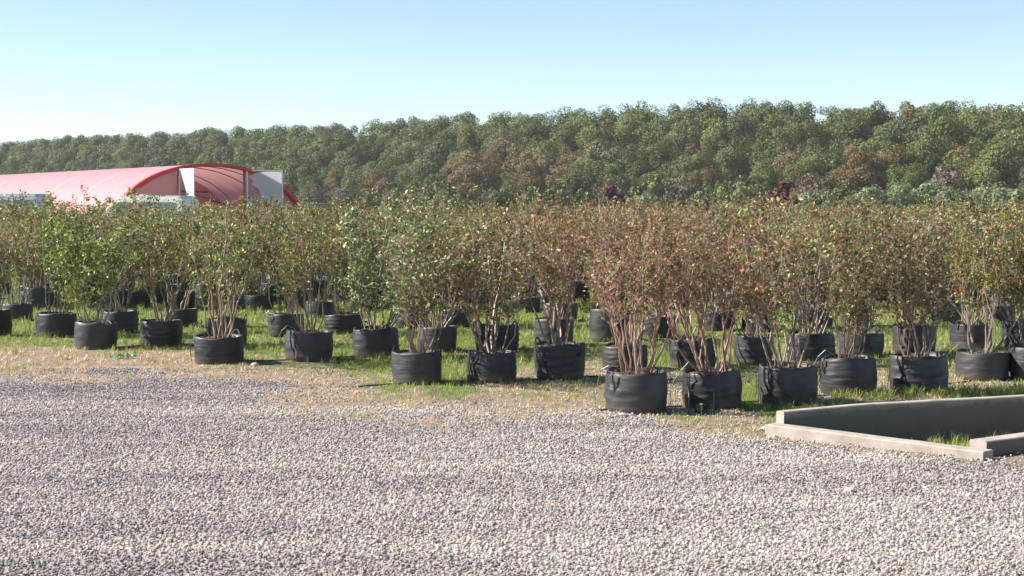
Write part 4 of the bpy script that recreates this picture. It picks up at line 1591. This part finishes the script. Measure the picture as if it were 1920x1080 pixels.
# bushes along the foot of the wood
t = -12.0
while t < ELEN + 26:
    t += trnd.uniform(3.2, 5.4)
    s = trnd.uniform(-12, -5)
    x = E0[0] + ED[0] * t + EN[0] * s; y = E0[1] + ED[1] * t + EN[1] * s
    px, _ = pxof(x, y)
    if px > 2050 or px < 430: continue
    u = trnd.random()
    if px > 1180 and u < 0.3:
        plant('willow_bush', WILL, x, y, trnd.uniform(3.2, 4.8), trnd.uniform(.9, 1.2), 0.1, trnd.uniform(.45, .55), trnd.uniform(.4, .5), 'pale green willow bush', 'foot of the wood', 'bush', 'bushes along the foot of the wood')
    elif u < 0.55:
        plant('bare_bush', TWIG, x, y, trnd.uniform(4.5, 7.5), trnd.uniform(.8, 1.1), trnd.uniform(.2, .9), trnd.uniform(.42, .52), trnd.uniform(.4, .5), 'greyish brown thinning bush', 'foot of the wood', 'bush', 'bushes along the foot of the wood')
    else:
        plant('green_bush', BUSH, x, y, trnd.uniform(3.5, 6.5), trnd.uniform(.8, 1.1), trnd.uniform(0, .4), trnd.uniform(.5, .68), trnd.uniform(.42, .52), 'green leafy bush', 'foot of the wood', 'bush', 'bushes along the foot of the wood')
# nearer willows on the right
for i, (px, d, h) in enumerate([(1205, 150, 3.3), (1540, 150, 3.6), (1625, 142, 3.7), (1680, 146, 4.0), (1735, 150, 4.2), (1790, 148, 3.8), (1850, 150, 4.2), (1905, 146, 4.0), (1970, 150, 4.2), (1040, 165, 4.2), (1095, 172, 3.6), (935, 175, 3.8), (845, 180, 3.4), (740, 190, 3.8), (660, 200, 3.6)]):
    wl = px > 1150
    plant('willow_bush' if wl else 'green_bush', WILL if wl else BUSH, (px - 960) / F * d, d, h, trnd.uniform(.95, 1.2), 0.1, trnd.uniform(.42, .52), trnd.uniform(.38, .48), 'pale rounded willow bush' if wl else 'low fresh green bush', 'behind the shrub field', 'bush', 'low bushes just behind the shrub field')
plant('maroon_tree', MARO, (1472 - 960) / F * 118, 118, 4.1, 1.15, .2, .6, .5, '', '', 'tree', 'small maroon leaved trees behind the field', 'larger maroon leaved small tree rising behind the shrubs right of centre')
plant('maroon_tree', MARO, (1150 - 960) / F * 120, 120, 3.6, 1.0, .2, .5, .45, '', '', 'tree', 'small maroon leaved trees behind the field', 'smaller maroon leaved tree behind the shrubs near the picture centre')

# individual labels: what it looks like, where it stands, which of its likes it is
ZN = [(260, 'above the left van'), (560, 'above the pink tunnel'), (820, 'just right of the tunnel'), (1090, 'near the centre'), (1300, 'around the smaller maroon tree'), (1580, 'around the larger maroon tree'), (9999, 'towards the right edge')]
ORD = ['leftmost', 'second from left', 'third from left', 'fourth from left', 'fifth from left', 'sixth from left', 'seventh from left', 'eighth from left', 'ninth from left', 'tenth from left']
bk = {}
for e, kl, row, px in tree_list:
    zn = next(n for lim, n in ZN if px < lim)
    bk.setdefault((kl, row, zn), []).append((px, e))
for (kl, row, zn), L_ in bk.items():
    L_.sort(key=lambda q: q[0])
    for i, (_, e) in enumerate(L_):
        e['label'] = '%s, %s, %s' % (kl, row, zn) + ('' if len(L_) == 1 else ', ' + ORD[min(i, 9)])

# ------------------------------------------------------------------ haze
def haze():
    mb = MB()
    mb.box((0, 560, 24), (1900, 1340, 51))
    m = bpy.data.materials.new('haze'); m.use_nodes = True
    t = m.node_tree; t.nodes.clear()
    pv = t.nodes.new('ShaderNodeVolumePrincipled')
    pv.inputs['Color'].default_value = (0.92, 0.94, 0.96, 1)
    pv.inputs['Density'].default_value = 0.00018
    o_ = t.nodes.new('ShaderNodeOutputMaterial')
    t.links.new(pv.outputs[0], o_.inputs['Volume'])
    o = obj('haze', mb.mesh('haze', m))
    thing(o, 'thin pale haze softening the distant wood', 'haze', kind='stuff')


import os
if not os.environ.get('NOHAZE'):
    haze()
